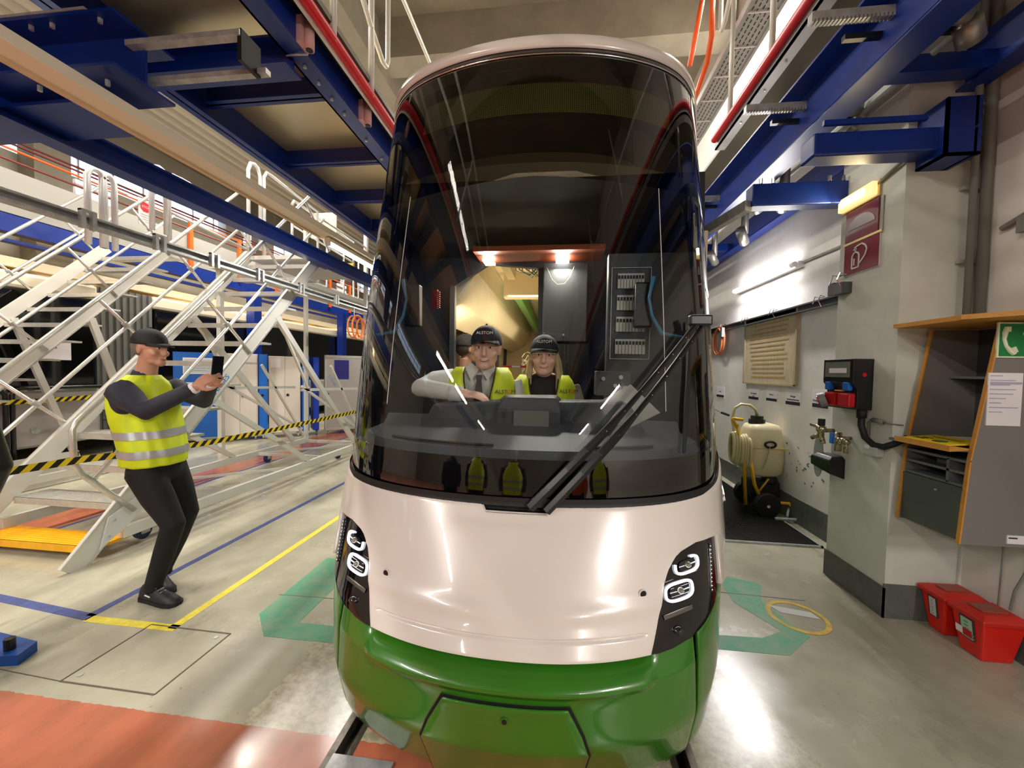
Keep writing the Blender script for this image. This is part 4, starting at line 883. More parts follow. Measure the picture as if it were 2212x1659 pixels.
# wall desk cabinet
wd = thing('wall_desk', (2.3, 2.5, .7), 'grey open wall desk with beech edges right of the pillar', 'desk')
ya, yb = 2.33, 2.71
prof = [(2.315, 1.875), (2.205, 1.13), (2.175, .68), (2.585, .68), (2.585, 1.875)]
for y in (ya, yb): MB().prism(prof, 'y', y - .0, y + .014).build('side_panel', MGREY, wd)
for y in (ya, yb):
    mb = MB(); mb.bar((2.315, y + .007, 1.875), (2.205, y + .007, 1.13), .020, .008, (-1, 0, .1)); mb.bar((2.205, y + .007, 1.135), (2.175, y + .007, .68), .020, .008, (-1, 0, .1)); mb.build('edge_band', BEECH, wd)
MB().box(2.57, 2.585, ya, yb, .68, 1.875).build('back_panel', DGREY, wd)
tp = MB().prism([(2.10, 2.31), (2.10, 2.72), (2.585, 2.74), (2.585, 2.0), (2.30, 2.0), (2.085, 2.29)], 'z', 1.885, 1.91).build('top_board', BEECH, wd)
MB().box(2.19, 2.57, ya + .014, yb, .69, .98).build('lower_door', mat('slate_laminate', c(78, 82, 76), .5), wd)
lk = MB().cyl((2.19, 2.49, .93), (2.183, 2.49, .93), .006).build('lock', STEEL, wd)
SHF = mat('shelf_grey', c(104, 108, 108), .5)
for z in (.99, 1.06, 1.125): MB().box(2.20, 2.57, ya + .014, yb, z - .007, z + .007).build('shelf', SHF, wd)
MB().box(2.20, 2.57, 2.435, 2.45, .99, 1.125).build('divider', SHF, wd); MB().box(2.30, 2.36, 2.5, 2.62, 1.067, 1.09).build('tray', SHF, wd)
MB().box(2.42, 2.57, ya + .014, yb, 1.575, 1.59).build('small_shelf', SHF, wd)
mb = MB().loft([[(2.075, 2.30, 1.185), (2.075, 2.64, 1.185), (2.075, 2.64, 1.215), (2.075, 2.30, 1.215)], [(2.20, 2.335, 1.19), (2.20, 2.70, 1.19), (2.20, 2.70, 1.20), (2.20, 2.335, 1.20)]]); mb.build('writing_edge', BEECH, wd)
MB().box(2.10, 2.57, ya + .014, yb, 1.18, 1.195).build('writing_surface', SHF, wd)
so2 = MB().box(2.555, 2.572, 2.40, 2.56, 1.70, 1.775).build('socket_strip', mat('ivory_plastic', c(196, 194, 180), .5), wd)
for y in (2.44, 2.51): MB().cyl((2.556, y, 1.738), (2.550, y, 1.738), .018, 16).build('socket', PAPER, so2)
ye = thing('yellow_folder', (2.25, 2.5, 1.2), 'yellow folder lying on the writing surface of the wall desk', 'folder')
MB().loft([[(2.12, 2.37, 1.205), (2.12, 2.64, 1.205), (2.32, 2.66, 1.22), (2.32, 2.36, 1.22)], [(2.12, 2.37, 1.212), (2.12, 2.64, 1.212), (2.32, 2.66, 1.227), (2.32, 2.36, 1.227)]]).build('cover', mat('folder_yellow', c(240, 214, 20), .5), ye)
MB().loft([[(2.17 + .03 * math.cos(a), 2.46 + .035 * math.sin(a), zz_ + .002) for a in lin(0, 2 * math.pi, 20)[:-1]] for zz_ in (1.214, 1.2165)]).build('green_emblem', mat('emblem_green', c(40, 92, 50), .5), ye)
mb = MB().box(2.25, 2.262, 2.42, 2.60, 1.220, 1.2235).box(2.16, 2.166, 2.55, 2.62, 1.215, 1.2185).box(2.18, 2.186, 2.55, 2.62, 1.217, 1.2200).box(2.20, 2.206, 2.54, 2.60, 1.218, 1.2215); mb.build('printing', mat('ink_olive', c(92, 84, 20), .6), ye)
bk2 = MB().loft([[(2.33, 2.40, z), (2.33, 2.62, z), (2.52, 2.62, z), (2.52, 2.40, z)] for z in (1.20, 1.225)]).build('paper_pad', PAPER); tag(bk2, 'white paper pad with red edge behind the yellow folder', 'pad')
MB().box(2.325, 2.33, 2.40, 2.62, 1.213, 1.222).build('red_edge', RED, bk2)
ph = thing('telephone_receiver', (2.45, 2.40, 1.3), 'black telephone cord and receiver hanging inside the wall desk', 'telephone'); MB().tube([(2.42, 2.36, 1.56), (2.40, 2.36, 1.50), (2.395, 2.36, 1.42), (2.41, 2.36, 1.34)], [.02, .028, .026, .02], 10).build('receiver', BLACKM, ph, smooth=True)
MB().tube([(2.41, 2.36, 1.34), (2.39, 2.37, 1.28), (2.35, 2.38, 1.235), (2.33, 2.38, 1.225)], .009, 8).build('cord', BLACKM, ph, smooth=True)
# phone sign on the desk side
GS = mat('sign_green', c(20, 128, 66), .4); LUM = mat('sign_lume', c(226, 232, 200), .5)
sg = thing('emergency_phone_sign', (2.38, 2.32, 1.7), 'green emergency telephone sign on the side of the wall desk', 'sign')
MB().box(2.290, 2.475, 2.322, 2.33, 1.69, 1.875).build('border', LUM, sg); MB().box(2.298, 2.467, 2.319, 2.323, 1.698, 1.867).build('green_field', GS, sg)
hs = MB().tube([(2.325, 2.316, 1.845), (2.315, 2.316, 1.82), (2.314, 2.316, 1.785), (2.325, 2.316, 1.75), (2.345, 2.316, 1.725), (2.362, 2.316, 1.712)], [.013, .012, .008, .008, .012, .013], 8).box(2.315, 2.342, 2.3135, 2.319, 1.825, 1.852).bar((2.345, 2.316, 1.722), (2.375, 2.316, 1.735), .005, .03, (0, 0, 1)).build('handset_symbol', LUM, sg)
MB().box(2.40, 2.45, 2.3135, 2.319, 1.81, 1.822).box(2.419, 2.431, 2.3135, 2.319, 1.79, 1.842).build('cross_symbol', LUM, sg)
LIL = mat('lilac_print', c(176, 170, 196), .7)
pp = thing('paper_form', (2.34, 2.325, 1.45), 'white printed form taped to the side of the wall desk', 'paper')
MB().box(2.262, 2.42, 2.324, 2.33, 1.33, 1.61).build('sheet', PAPER, pp)
mb = MB(); mb.box(2.27, 2.415, 2.322, 2.325, 1.55, 1.562)
for i in range(9): z = 1.595 - i * .024; mb.box(2.27, 2.27 + .05 + .09 * random.random(), 2.322, 2.325, z - .003, z + .002)
o = mb.build('printing', LIL, pp); o['kind'] = 'stuff'
o = MB().box(2.395, 2.475, 2.324, 2.33, .70, .745).build('label_sticker', PAPER); tag(o, 'small white sticker at the bottom of the wall desk side', 'sticker'); MB().box(2.40, 2.44, 2.322, 2.325, .728, .735).build('printing', mat('ink_black', c(34, 30, 48), .5), o)
# power cables under desk
o = MB().tube([(2.56, 2.50, .68), (2.555, 2.50, .45), (2.56, 2.51, .25)], .004, 6).build('thin_cable', PIPE); tag(o, 'thin grey cable below the desk behind the bins, left one', 'cable', 'cables below the desk')
o = MB().tube([(2.57, 2.40, .68), (2.56, 2.39, .52), (2.545, 2.42, .40), (2.55, 2.44, .28)], .006, 6).build('thin_cable', PIPE); tag(o, 'curved grey cable below the desk behind the bins, right one', 'cable', 'cables below the desk')
# red bins
BINR = mat('red_plastic', c(216, 34, 22), .35); BINL = mat('red_lid', c(196, 40, 30), .4); LIDC = mat('lid_panel', c(152, 84, 66), .5)
def bin_(y0, y1, x0, x1, label, green):
    t = thing('red_bin', (x0, y0, 0), label, 'bin', 'red bins against the right wall')
    i = .03
    MB().loft([[(x0 + i, y0 + i, 0), (x1 - i, y0 + i, 0), (x1 - i, y1 - i, 0), (x0 + i, y1 - i, 0)], [(x0, y0, .23), (x1, y0, .23), (x1, y1, .23), (x0, y1, .23)]]).build('tub', BINR, t, bevel=.01)
    MB().loft([[(x0 - .015, y0 - .015, .225), (x1 + .01, y0 - .015, .225), (x1 + .01, y1 + .01, .225), (x0 - .015, y1 + .01, .225)], [(x0 - .015, y0 - .015, .25), (x1 + .01, y0 - .015, .25), (x1 + .01, y1 + .01, .25), (x0 - .015, y1 + .01, .25)], [(x0 + .02, y0 + .02, .27), (x1 - .02, y0 + .02, .275), (x1 - .02, y1 - .02, .275), (x0 + .02, y1 - .02, .27)]]).build('lid', BINL, t, bevel=.005)
    MB().box(x0 + .04, x1 - .05, y0 + .05, y1 - .05, .272, .278).build('lid_inset', LIDC, t)
    lb = MB().loft([[(x0 - .004 + (.23 - z) * .12, y, z) for (y, z) in q_] for q_ in ([(y0 + .05, .10), (y1 - .05, .10), (y1 - .05, .21), (y0 + .05, .21)],)], False, False)
    ys, ye_ = y0 + .05, y1 - .05
    def plate(za, zb, a, b_, off, m, nm, par):
        xa, xb_ = x0 - off + (.23 - za) * .13, x0 - off + (.23 - zb) * .13
        return MB().loft([[(xa, a, za), (xa, b_, za), (xb_, b_, zb), (xb_, a, zb)], [(xa - .003, a, za), (xa - .003, b_, za), (xb_ - .003, b_, zb), (xb_ - .003, a, zb)]]).build(nm, m, par)
    l = plate(.09, .215, ys, ye_, .001, mat('label_rim', c(60, 62, 60), .5), 'label', t); plate(.097, .208, ys + .01, ye_ - .01, .003, mat('label_mint', c(168, 200, 176), .6) if green else mat('label_grey', c(200, 198, 192), .6), 'label_face', l)
    for k in range(5): plate(.185 - k * .02, .191 - k * .02, ys + .03, ye_ - .03 - (.05 if green and k > 2 else 0), .0055, mat('label_ink', c(96, 130, 110), .6) if green else mat('label_ink2', c(140, 110, 110), .6), 'label_text', l)
    if green: plate(.105, .145, ys + .012, ys + .06, .006, SR, 'red_patch', l); plate(.105, .145, ys + .062, ys + .10, .006, PAPER, 'white_patch', l)
bin_(2.36, 2.54, 2.345, 2.56, 'near red plastic bin with green label by the right wall', True)
bin_(2.572, 2.732, 2.345, 2.56, 'far red plastic bin with grey label beside the pillar', False)
# floor grate and sprayer
GRT = mat('dark_grating', c(52, 50, 46), .5, .5); PIT = mat('pit_black', c(10, 10, 10), .9)
gt = thing('floor_grate', (2.0, 4.6, 0), 'dark ribbed floor grate between tram and right wall', 'grate')
MB().box(1.3, 2.42, 3.80, 9, .0005, .003).build('pit', PIT, gt)
mb = MB()
for k in range(60): x_ = 1.32 + k * .0185; mb.box(x_, x_ + .006, 3.80, 9, .003, .018)
for k in range(90): mb.box(1.3, 2.42, 3.80 + k * .058, 3.806 + k * .058, .003, .014)
o = mb.build('grating_bars', GRT, gt); o['kind'] = 'stuff'
o = MB().box(1.28, 2.44, 3.78, 3.80, .0, .018).box(2.42, 2.44, 3.78, 9, 0, .018).build('frame', STEEL, gt)
sp = thing('tank_sprayer', (2.3, 4.8, 0), 'cream tank sprayer cart with yellow frame and coiled hose by the wall', 'sprayer')
TANK = mat('cream_tank', c(206, 196, 158), .4); SY = mat('sprayer_yellow', c(206, 158, 22), .4); HOSE = mat('clear_hose', c(196, 184, 140), .3)
tx, ty, tz = 2.30, 4.76, .50
rings = []
for z, a, b_ in ((.42, .16, .13), (.46, .20, .165), (.60, .215, .18), (.78, .21, .175), (.80, .205, .17), (.95, .185, .155), (1.0, .16, .13), (1.02, .09, .08)):
    rings.append([(tx + .05 + a * (abs(math.cos(t)) ** .6) * (1 if math.cos(t) > 0 else -1), ty + b_ * (abs(math.sin(t)) ** .6) * (1 if math.sin(t) > 0 else -1), z) for t in lin(0, 2 * math.pi, 28)[:-1]])
MB().loft(rings).build('tank', TANK, sp, smooth=True)
MB().cyl((tx + .0, ty, 1.01), (tx, ty, 1.06), .085, 20).cyl((tx, ty, 1.06), (tx, ty, 1.10), .065, 20).build('tank_cap', BLACKM, sp)
MB().tube([(tx, ty, 1.10), (tx - .02, ty, 1.17), (tx - .08, ty, 1.22), (tx - .18, ty, 1.23), (tx - .25, ty, 1.18), (tx - .27, ty, 1.05), (tx - .26, ty - .05, .9)], .016, 10).build('suction_hose', HOSE, sp, smooth=True)
mb = MB()
for k in range(7): mb.torus((tx - .34 + .03 * k, ty - .18 + .012 * (k % 3), .76 - .01 * k), .06 + .006 * (k % 3), .017, 'y' if False else 'x', 20, 8, 2.6)
mb.build('coiled_hose', HOSE, sp, smooth=True)
MB().tube([(tx - .16, ty - .19, .70), (tx - .10, ty - .21, .35), (tx + .0, ty - .2, .14)], .018, 8).tube([(tx - .30, ty - .19, 1.02), (tx - .22, ty - .21, .6), (tx - .18, ty - .2, .12)], .018, 8).tube([(tx - .35, ty - .19, 1.08), (tx - .24, ty - .19, 1.07)], .018, 8).tube([(tx - .35, ty - .19, 1.08), (tx - .30, ty - .19, .98)], .018, 8).tube([(tx + .05, ty - .2, .42), (tx - .06, ty - .2, .25)], .01, 6).build('frame_tube', SY, sp, smooth=True)
MB().tube([(tx + .12, ty - .22, .16), (tx + .24, ty - .25, .17), (tx + .30, ty - .28, .10), (tx + .32, ty - .29, .03)], .018, 8).build('front_foot', SY, sp, smooth=True)
MB().tube([(tx - .2, ty - .17, .745), (tx + .28, ty - .17, .75)], .006, 6).build('strap', SY, sp)
hd = MB().torus((tx + .06, ty - .19, .80), .055, .013, 'y', 20, 8, .6).build('handle', BLACK, sp, smooth=True); MB().tube([(tx + .05, ty - .2, .78), (tx + .02, ty - .2, .62), (tx - .02, ty - .2, .52)], .005, 5).build('lanyard', STEEL, sp)
for y in (ty - .28, ty + .2):
    wh = MB().cyl((tx + .02, y, .135), (tx + .02, y + .07, .135), .135, 28).build('wheel', BLACK, sp, bevel=.01); MB().cyl((tx + .02, y - .006, .135), (tx + .02, y, .135), .018, 12).build('hub', CHROME, wh)
mb = MB().box(tx - .1, tx + .22, ty - .12, ty + .12, .18, .36).ball((tx + .12, ty - .08, .38), .09, .08, .06); mb.build('pump', BLACK, sp, bevel=.02)
MB().cyl((tx + .05, ty - .36, .03), (tx + .33, ty - .38, .04), .018, 12).cyl((tx + .18, ty - .34, .05), (tx + .24, ty - .25, .12), .012).build('pipe_wand', STEEL, sp, smooth=True)
MB().tube([(tx + .26, ty - .16, .48), (tx + .28, ty - .17, .36), (tx + .29, ty - .17, .2)], .01, 6).build('side_hose', STEEL, sp)
c2 = thing('service_cart', (1.85, 5.4, 0), 'blue service cart with chrome lever half hidden behind the tram', 'cart')
mb = MB().bar((1.75, 5.2, .05), (1.75, 5.2, 1.0), .03, .03).bar((2.0, 5.3, .05), (2.0, 5.3, .8), .03, .03).bar((1.75, 5.2, .35), (2.05, 5.25, .35), .03, .03).bar((1.75, 5.2, .62), (2.05, 5.25, .62), .03, .03); mb.build('cart_frame', mat('navy_paint', c(22, 40, 104), .4), c2)
MB().box(1.72, 2.05, 5.2, 5.5, .40, .58).build('drawer_unit', STEEL, c2, bevel=.01); MB().tube([(1.82, 5.15, 1.02), (1.84, 5.15, 1.18), (2.0, 5.15, 1.12), (2.12, 5.15, 1.07)], .008, 8).build('lever', CHROME, c2, smooth=True)
MB().cyl((2.06, 5.15, 1.09), (2.16, 5.15, 1.055), .015, 8).build('lever_grip', BLACK, c2); MB().torus((1.9, 5.18, .85), .09, .012, 'y', 20, 8).build('hose', PIPE, c2, smooth=True); MB().tube([(1.72, 5.1, 1.1), (1.8, 5.1, .85), (1.82, 5.1, .5)], .014, 8).build('grey_hose', PIPE, c2, smooth=True)
for x in (1.78, 2.0): MB().cyl((x, 5.2, .06), (x, 5.24, .06), .06, 16).build('wheel', BLACK, c2)
# scuff marks low on the wall
mb = MB()
for i in range(26):
    y = 4.0 + random.random() * .9; z = .42 + random.random() * .35 + (y - 4) * .1; mb.bar((X - .001, y, z), (X - .001, y + .04 * random.random(), z + .05 * (random.random() - .5)), .002, .008 + .012 * random.random(), (0, 0, 1))
o = mb.build('scuff_marks', mat('scuff', c(110, 108, 104), .8)); tag(o, 'dark scuff marks low on the right wall behind the sprayer', 'scuff marks', kind='stuff')

# ------------------------------------------------------------------ access stairs on the left
LADB = mat('ladder_label_blue', c(60, 120, 180), .5)
def stairs(xr, xl, y0, n, label, first_yellow=True, leg=True, short=False):
    sl = 1.06; root = thing('access_stairs', ((xr + xl) / 2, y0, 0), label, 'stairs')
    yt = y0 + n * .25 / sl; zt = n * .25
    d = Vector((0, 1, sl)).normalized(); nrm = Vector((0, -sl, 1)).normalized()
    for x in (xr, xl):
        s = 1 if x == xr else -1
        st = MB().bar((x, y0 - .05, -.0), (x, yt, zt + .05), .035, .15).build('stringer', ALUP, root)
        MB().bar((x + s * .02, y0 - .05 - .05, .05), (x + s * .02, yt - .05, zt + .10), .008, .02).bar((x + s * .02, y0 + .03, -.02), (x + s * .02, yt + .05, zt), .008, .02).build('stringer_lip', ALU, st)
        xo = x + s * .03
        # hand rails with a bent lower loop
        o1, o2 = 1.12, .57
        p = lambda y, o: (xo, y, (y - y0) * sl + o)
        lowpost = [(xo, y0 + .38, .33), (xo, y0 + .18, .55), (xo, y0 + .02, .74), (xo, y0 - .02, .82), (xo, y0 - .03, 1.08), (xo, y0 + .0, 1.14), (xo, y0 + .08, 1.22)]
        MB().tube(lowpost + [p(y, o1) for y in lin(y0 + .3, yt, 4)] + [(xo, yt + .35, zt + 1.1)], .022, 10).build('hand_rail', ALU, root, smooth=True)
        MB().tube([p(y, o2) for y in lin(y0 + (.1 if s > 0 else -.1), yt, 4)], .019, 10).build('mid_rail', ALU, root, smooth=True)
        y = y0 + .55; k = 0
        while y < yt - .1:
            a = Vector((xo, y - .42, (y - y0) * sl + o1 - .05 - .42 * .0)); b = Vector((xo + .005, y + .25, (y - y0) * sl - .02 + .25 * .0))
            a = Vector(p(y - .25, o1)); b = Vector(p(y + .32, 0)) - Vector((0, 0, .02))
            MB().tube([a, b], .017, 8).build('rail_strut', ALU, root, smooth=True)
            MB().cyl(a.lerp(b, .42), a.lerp(b, .50), .028, 8).build('rail_clamp', STEEL, root)
            y += .78
    for k in range(n):
        z = .11 + .25 * k if k else .10; y = y0 + (z + .06) / sl
        tr = MB().box(xl + .02, xr - .02, y - .02, y + .23, z - .012, z + .012).box(xl + .02, xr - .02, y - .022, y - .012, z - .045, z + .012)
        m = YEL if (k == 0 and first_yellow) else ALU
        o = tr.build('tread', m, root)
        mb = MB(); [mb.box(xl + .03, xr - .03, y + .01 + j * .032, y + .018 + j * .032, z + .012, z + .0165) for j in range(6)]; mb.build('tread_ribs', m, o)
    if leg:
        for x in (xr, xl):
            MB().bar((x, y0 + 2.1, 2.1 * sl), (x, y0 + 4.05, .22), .05, .08).build('leg', ALUP, root)
            MB().bar((x, y0 + .3, .16), (x, y0 + 4.4, .16), .05, .09).build('base_rail', ALUP, root)
            MB().bar((x, y0 + 2.6, 1.25), (x, y0 + 4.1, 1.20), .03, .04).bar((x, y0 + 2.6, 1.3), (x, y0 + 4.3, .4), .03, .035).bar((x, y0 + 2.15, 2.2), (x, y0 + 2.75, 1.25), .03, .03).bar((x, y0 + 3.3, 1.6), (x, y0 + 4.35, .25), .03, .035).build('brace', ALUP, root)
            MB().bar((x, y0 + 1.2, 1.2), (x, y0 + 2.75, .2), .04, .06).build('front_leg', ALUP, root)
            MB().bar((x, y0 + 4.42, .12), (x, y0 + 4.42, zt + 1.1), .06, .06).build('post', ALUP, root)
        MB().bar((xl, y0 + 3.2, .15), (xr, y0 + 3.2, .15), .03, .04).bar((xl, y0 + 4.4, .15), (xr, y0 + 4.4, .15), .06, .05).bar((xl, y0 + 3.2, .16), (xr, y0 + 4.3, .16), .02, .03).bar((xl, y0 + 1.6, .15), (xr, y0 + 2.6, .15), .02, .03).build('base_brace', ALUP, root)
        MB().box(xl, xr, yt - .02, y0 + 4.4, zt - .02, zt + .04).build('landing', ALUP, root)
        MB().box(xl, xr, yt + .9, yt + .93, zt + .04, zt + .16).build('toe_board', YEL, root)
        for x in (xr, xl):
            MB().tube([(x, yt + .35, zt + 1.1), (x, y0 + 4.4, zt + 1.1)], .02, 8).tube([(x, yt, zt + .57), (x, y0 + 4.4, zt + .57)], .018, 8).build('landing_rail', ALU, root, smooth=True)
        for (x, y) in ((xr - .15, y0 + 3.75), (xl + .1, y0 + 3.3), (xr - .1, y0 + .55)):
            cs = MB().cyl((x - .02, y, .07), (x + .02, y, .07), .07, 18).build('caster', mat('caster_blue', c(38, 50, 86), .5), root); MB().box(x - .035, x + .035, y - .05, y + .05, .14, .155).box(x - .034, x - .026, y - .03, y + .04, .05, .15).box(x + .026, x + .034, y - .03, y + .04, .05, .15).cyl((x - .036, y, .07), (x + .036, y, .07), .022, 10).build('caster_fork', STEEL, cs)
    return root
s1_ = stairs(-3.62, -4.83, 2.47, 13, 'wide aluminium mobile access stairs with yellow first step behind the man')
MB().prism([(2.60, .10), (2.66, .33), (3.0, .50), (3.05, .42), (2.80, .22)], 'x', -3.60, -3.585).build('pivot_plate', mat('plate_white', c(206, 208, 204), .4), s1_)
mb = MB()
for (y, z) in ((2.66, .18), (2.70, .30), (2.80, .36), (2.92, .44)): mb.cyl((-3.585, y, z), (-3.578, y, z), .010, 8)
mb.build('plate_bolts', STEEL, s1_)
text('ZARGES', 'lettering', .085, LADB, (-3.60, 3.72, 1.36), (math.pi / 2, math.radians(-46), math.pi / 2), s1_)
text('ZARGES', 'lettering', .07, LADB, (-3.58, 5.75, 1.36), (math.pi / 2, math.radians(44), math.pi / 2), s1_)
s2_ = stairs(-6.42, -7.70, 2.47, 14, 'second set of aluminium access stairs further left with no yellow step', False, False)
for x in (-6.42, -7.70):
    MB().bar((x, 4.6, 2.2), (x, 5.3, .0), .05, .08).build('leg', ALUP, s2_); MB().bar((x, 2.77, .12), (x, 5.3, .12), .05, .09).build('base_rail', ALUP, s2_)
# tall hoop rails of the roof walkways
HP = mat('hoop_white', c(226, 228, 228), .3, .3)
def hoop(x, y, z0, z1, w_, label, grp='tubular hoop rails over the stairs'):
    o = MB().tube([(x, y, z0), (x, y, z1 - w_ * .6), (x, y + w_ * .2, z1 - w_ * .1), (x, y + w_ * .5, z1), (x, y + w_ * .8, z1 - w_ * .1), (x, y + w_, z1 - w_ * .6), (x, y + w_, z0)], .03, 10).build('hoop_rail', HP, None, smooth=True); return tag(o, label, 'railing', grp)
hoop(-5.2, 3.72, 2.9, 3.75, .16, 'white hoop rail beside the skylight, upper left'); hoop(-5.2, 3.86, 2.9, 3.74, .12, 'slimmer white hoop rail just right of the first one')
hoop(-5.2, 4.40, 3.3, 4.13, .18, 'white hoop rail above the blue long beam'); hoop(-5.2, 5.95, 3.6, 5.0, .26, 'tall white hoop rail above the cream lamp rail')
for (y0_, y1_, z) in ((4.62, 5.9, 4.12), (6.3, 7.8, 5.0), (7.2, 9.5, 4.9)):
    xx_ = -5.34 if y0_ > 7 else -5.2
    o = MB().tube([(xx_, y0_, 3.2), (xx_, y0_, z - .1), (xx_, y0_ + .06, z), (xx_, y0_ + .2, z), (xx_, y1_, z - .1), (xx_, y1_ + .03, 3.4)], .026, 10).tube([(xx_, y0_, z - .5), (xx_, y1_, z - .6)], .02, 8).build('walkway_rail', HP, None, smooth=True)
    tag(o, {4.62: 'white bent walkway rail right of the skylight hoop', 6.3: 'white bent walkway rail near the number board', 7.2: 'far white walkway rail by the tram roof'}[y0_], 'railing', 'walkway rails')
ws = thing('walkway', (-5.6, 5, 3.2), 'upper white walkway deck with parapet left of the stairs', 'walkway')
MB().box(-6.2, -5.3, 6.2, 13, 3.30, 3.40).build('deck', ALUP, ws)
for y in (6.3, 12.8): MB().box(-6.16, -6.08, y, y + .08, 0, 3.3).build('post', ALUP, ws)
for k in range(9): MB().cyl((-5.3, 7.6 + k * .7, 3.4), (-5.3, 7.6 + k * .7, 4.6), .022, 8).build('post', HP, ws, smooth=True)
sb = thing('stop_board', (-6.4, 5.3, 3.7), 'white board with a red STOP octagon on the upper walkway', 'sign')
MB().box(-6.41, -6.40, 5.22, 5.42, 3.72, 4.12).build('board', PAPER, sb)
oc = MB().prism([(5.32 + .078 * math.cos(math.pi / 8 + k * math.pi / 4), 4.0 + .078 * math.sin(math.pi / 8 + k * math.pi / 4)) for k in range(8)], 'x', -6.40, -6.396).build('octagon', mat('stop_red', c(220, 50, 60), .5), sb)
text('STOP', 'lettering', .05, PAPER, (-6.394, 5.32, 4.0), (math.pi / 2, 0, math.pi / 2), sb)
mb = MB(); [mb.box(-6.40, -6.397, 5.25, 5.39 - .03 * (k % 2), 3.88 - k * .035, 3.886 - k * .035) for k in range(4)]; mb.build('small_print', STEEL, sb)
nb = thing('number_board', (-5.0, 8, 4.6), 'cream board marked 11 beside the left platform', 'sign')
MB().box(-5.55, -4.95, 8.1, 8.12, 4.45, 5.0).build('board', CREAM, nb); text('11', 'lettering', .14, mat('number_grey', c(110, 104, 96), .6), (-5.38, 8.09, 4.66), (math.pi / 2, 0, 0), nb)

# ------------------------------------------------------------------ mezzanine and parked vehicle behind the stairs
mz = thing('mezzanine', (-8.6, 6, 3.4), 'long mezzanine with white parapet and blue edge beam behind the stairs', 'mezzanine')
MB().box(-8.22, -8.12, 0, 24, 3.78, 4.42).build('parapet', mat('parapet_white', c(150, 148, 142), .6), mz)
MB().box(-8.3, -8.1, 0, 24, 3.50, 3.76).build('edge_beam', BLUE, mz); MB().box(-8.28, -8.12, 0, 24, 3.36, 3.40).build('lower_beam', BLUE, mz)
MB().box(-10.95, -8.2, 0, 24, 3.02, 3.10).build('soffit', mat('cream_soffit', c(214, 178, 110), .7), mz)
MB().box(-8.2, -8.12, 0, 24, 3.0, 3.14).build('fascia', mat('cream_fascia', c(206, 192, 164), .6), mz)
for k in range(10): MB().box(-8.10, -8.05, 7.6 + k * 1.3, 7.68 + k * 1.3, 3.7, 4.75).build('orange_post', ORANGE, mz)
for z, m in ((4.72, ORANGE), (4.55, mat('red_pipe', c(112, 40, 36), .4)), (5.0, mat('red_pipe', c(112, 40, 36), .4)), (5.06, mat('red_pipe', c(112, 40, 36), .4))): MB().cyl((-8.6 if z > 4.9 else -8.1, 0, z), (-8.6 if z > 4.9 else -8.1, 24, z), .018, 8).build('long_pipe', m, mz, smooth=True)
MB().cyl((-8.3, 0, 5.35), (-8.3, 9.5, 5.35), .10, 14).build('grey_duct', STEEL, mz, smooth=True)
for y in (5.7, 10.2, 13.5): MB().box(-8.25, -8.20, y, y + .6, 4.42, 4.7).build('white_panel', PAPER, mz)
for i, y in enumerate((9.0, 13.0, 17.5)):
    o = MB().box(-7.84, -7.62, y - .12, y + .12, 0, 3.5).build('blue_column', BLUE); tag(o, ('first blue steel column behind the cabinets', 'second blue steel column, half hidden', 'farthest blue steel column')[i], 'column', 'mezzanine columns')
for i, y in enumerate((2.6, 5.6, 7.7, 8.6, 9.6, 11.6, 13.5, 15.5)):
    t = thing('soffit_lamp', (-8.9, y, 2.98), 'glowing strip lamp under the mezzanine', 'lamp', 'lamps under the mezzanine')
    MB().box(-9.0, -8.78, y, y + .75, 2.94, 3.0).build('diffuser', mat('soffit_light', (1, 1, 1, 1), .5, emit=(1, .86, .62, 1), estr=9), t)
for y in (4, 9, 14): area('soffit_glow', (-9.2, y, 2.85), .6, 26, (1, .80, .5), (-9.2, y, 3.3) if False else (-8.9, y, 0), 3)
vh = thing('parked_tram', (-8.6, 6, 0), 'dark windowed parked tram with pale lower side behind the stairs', 'tram')
VL = mat('pale_side', c(168, 162, 158), .35, coat=.3); VG = mat('vehicle_glass', c(12, 13, 14), .08, coat=.5)
MB().box(-10.4, -7.86, .5, 5.75, .28, 1.16).build('front_section_side', VL, vh, bevel=.04); MB().box(-10.38, -7.88, .5, 5.7, 1.16, 2.66).build('front_section_glazing', VG, vh, bevel=.03); MB().box(-10.4, -7.86, .5, 5.75, 2.66, 2.90).build('front_section_roof', CREAM, vh, bevel=.05)
MB().box(-10.4, -7.86, 6.65, 20, .28, 1.16).build('rear_section_side', VL, vh, bevel=.04); MB().box(-10.38, -7.88, 6.7, 20, 1.16, 2.66).build('rear_section_glazing', VG, vh, bevel=.03); MB().box(-10.4, -7.86, 6.65, 20, 2.66, 2.90).build('rear_section_roof', CREAM, vh, bevel=.05)
mb = MB(); [mb.box(-10.3, -7.92 + .03 * (k % 2), 5.75 + k * .056, 5.75 + (k + 1) * .056, .3, 2.9) for k in range(16)]; mb.build('bellows', mat('bellows_grey', c(116, 116, 110), .5, .3), vh)
MB().box(-7.86, -7.85, .5, 5.7, 1.14, 1.20).build('trim_strip', CHROME, vh)
for y in (3.1, 4.9): MB().cyl((-7.86, y, .55), (-7.845, y, .55), .06, 18).build('jack_cap', STEEL, vh)
wn = thing('warning_notice', (-7.8, 4.3, 1.9), 'white warning notice with red symbols on the parked tram glass', 'notice'); MB().box(-7.86, -7.85, 4.95, 5.35, 1.62, 1.90).build('sheet', PAPER, wn); MB().box(-7.85, -7.846, 5.0, 5.07, 1.80, 1.86).box(-7.85, -7.846, 5.1, 5.17, 1.80, 1.86).build('symbols', RED, wn)
br = thing('barrier_rail', (-7.79, 4, 0), 'black tubular barrier with bent ends in front of the parked tram', 'barrier')
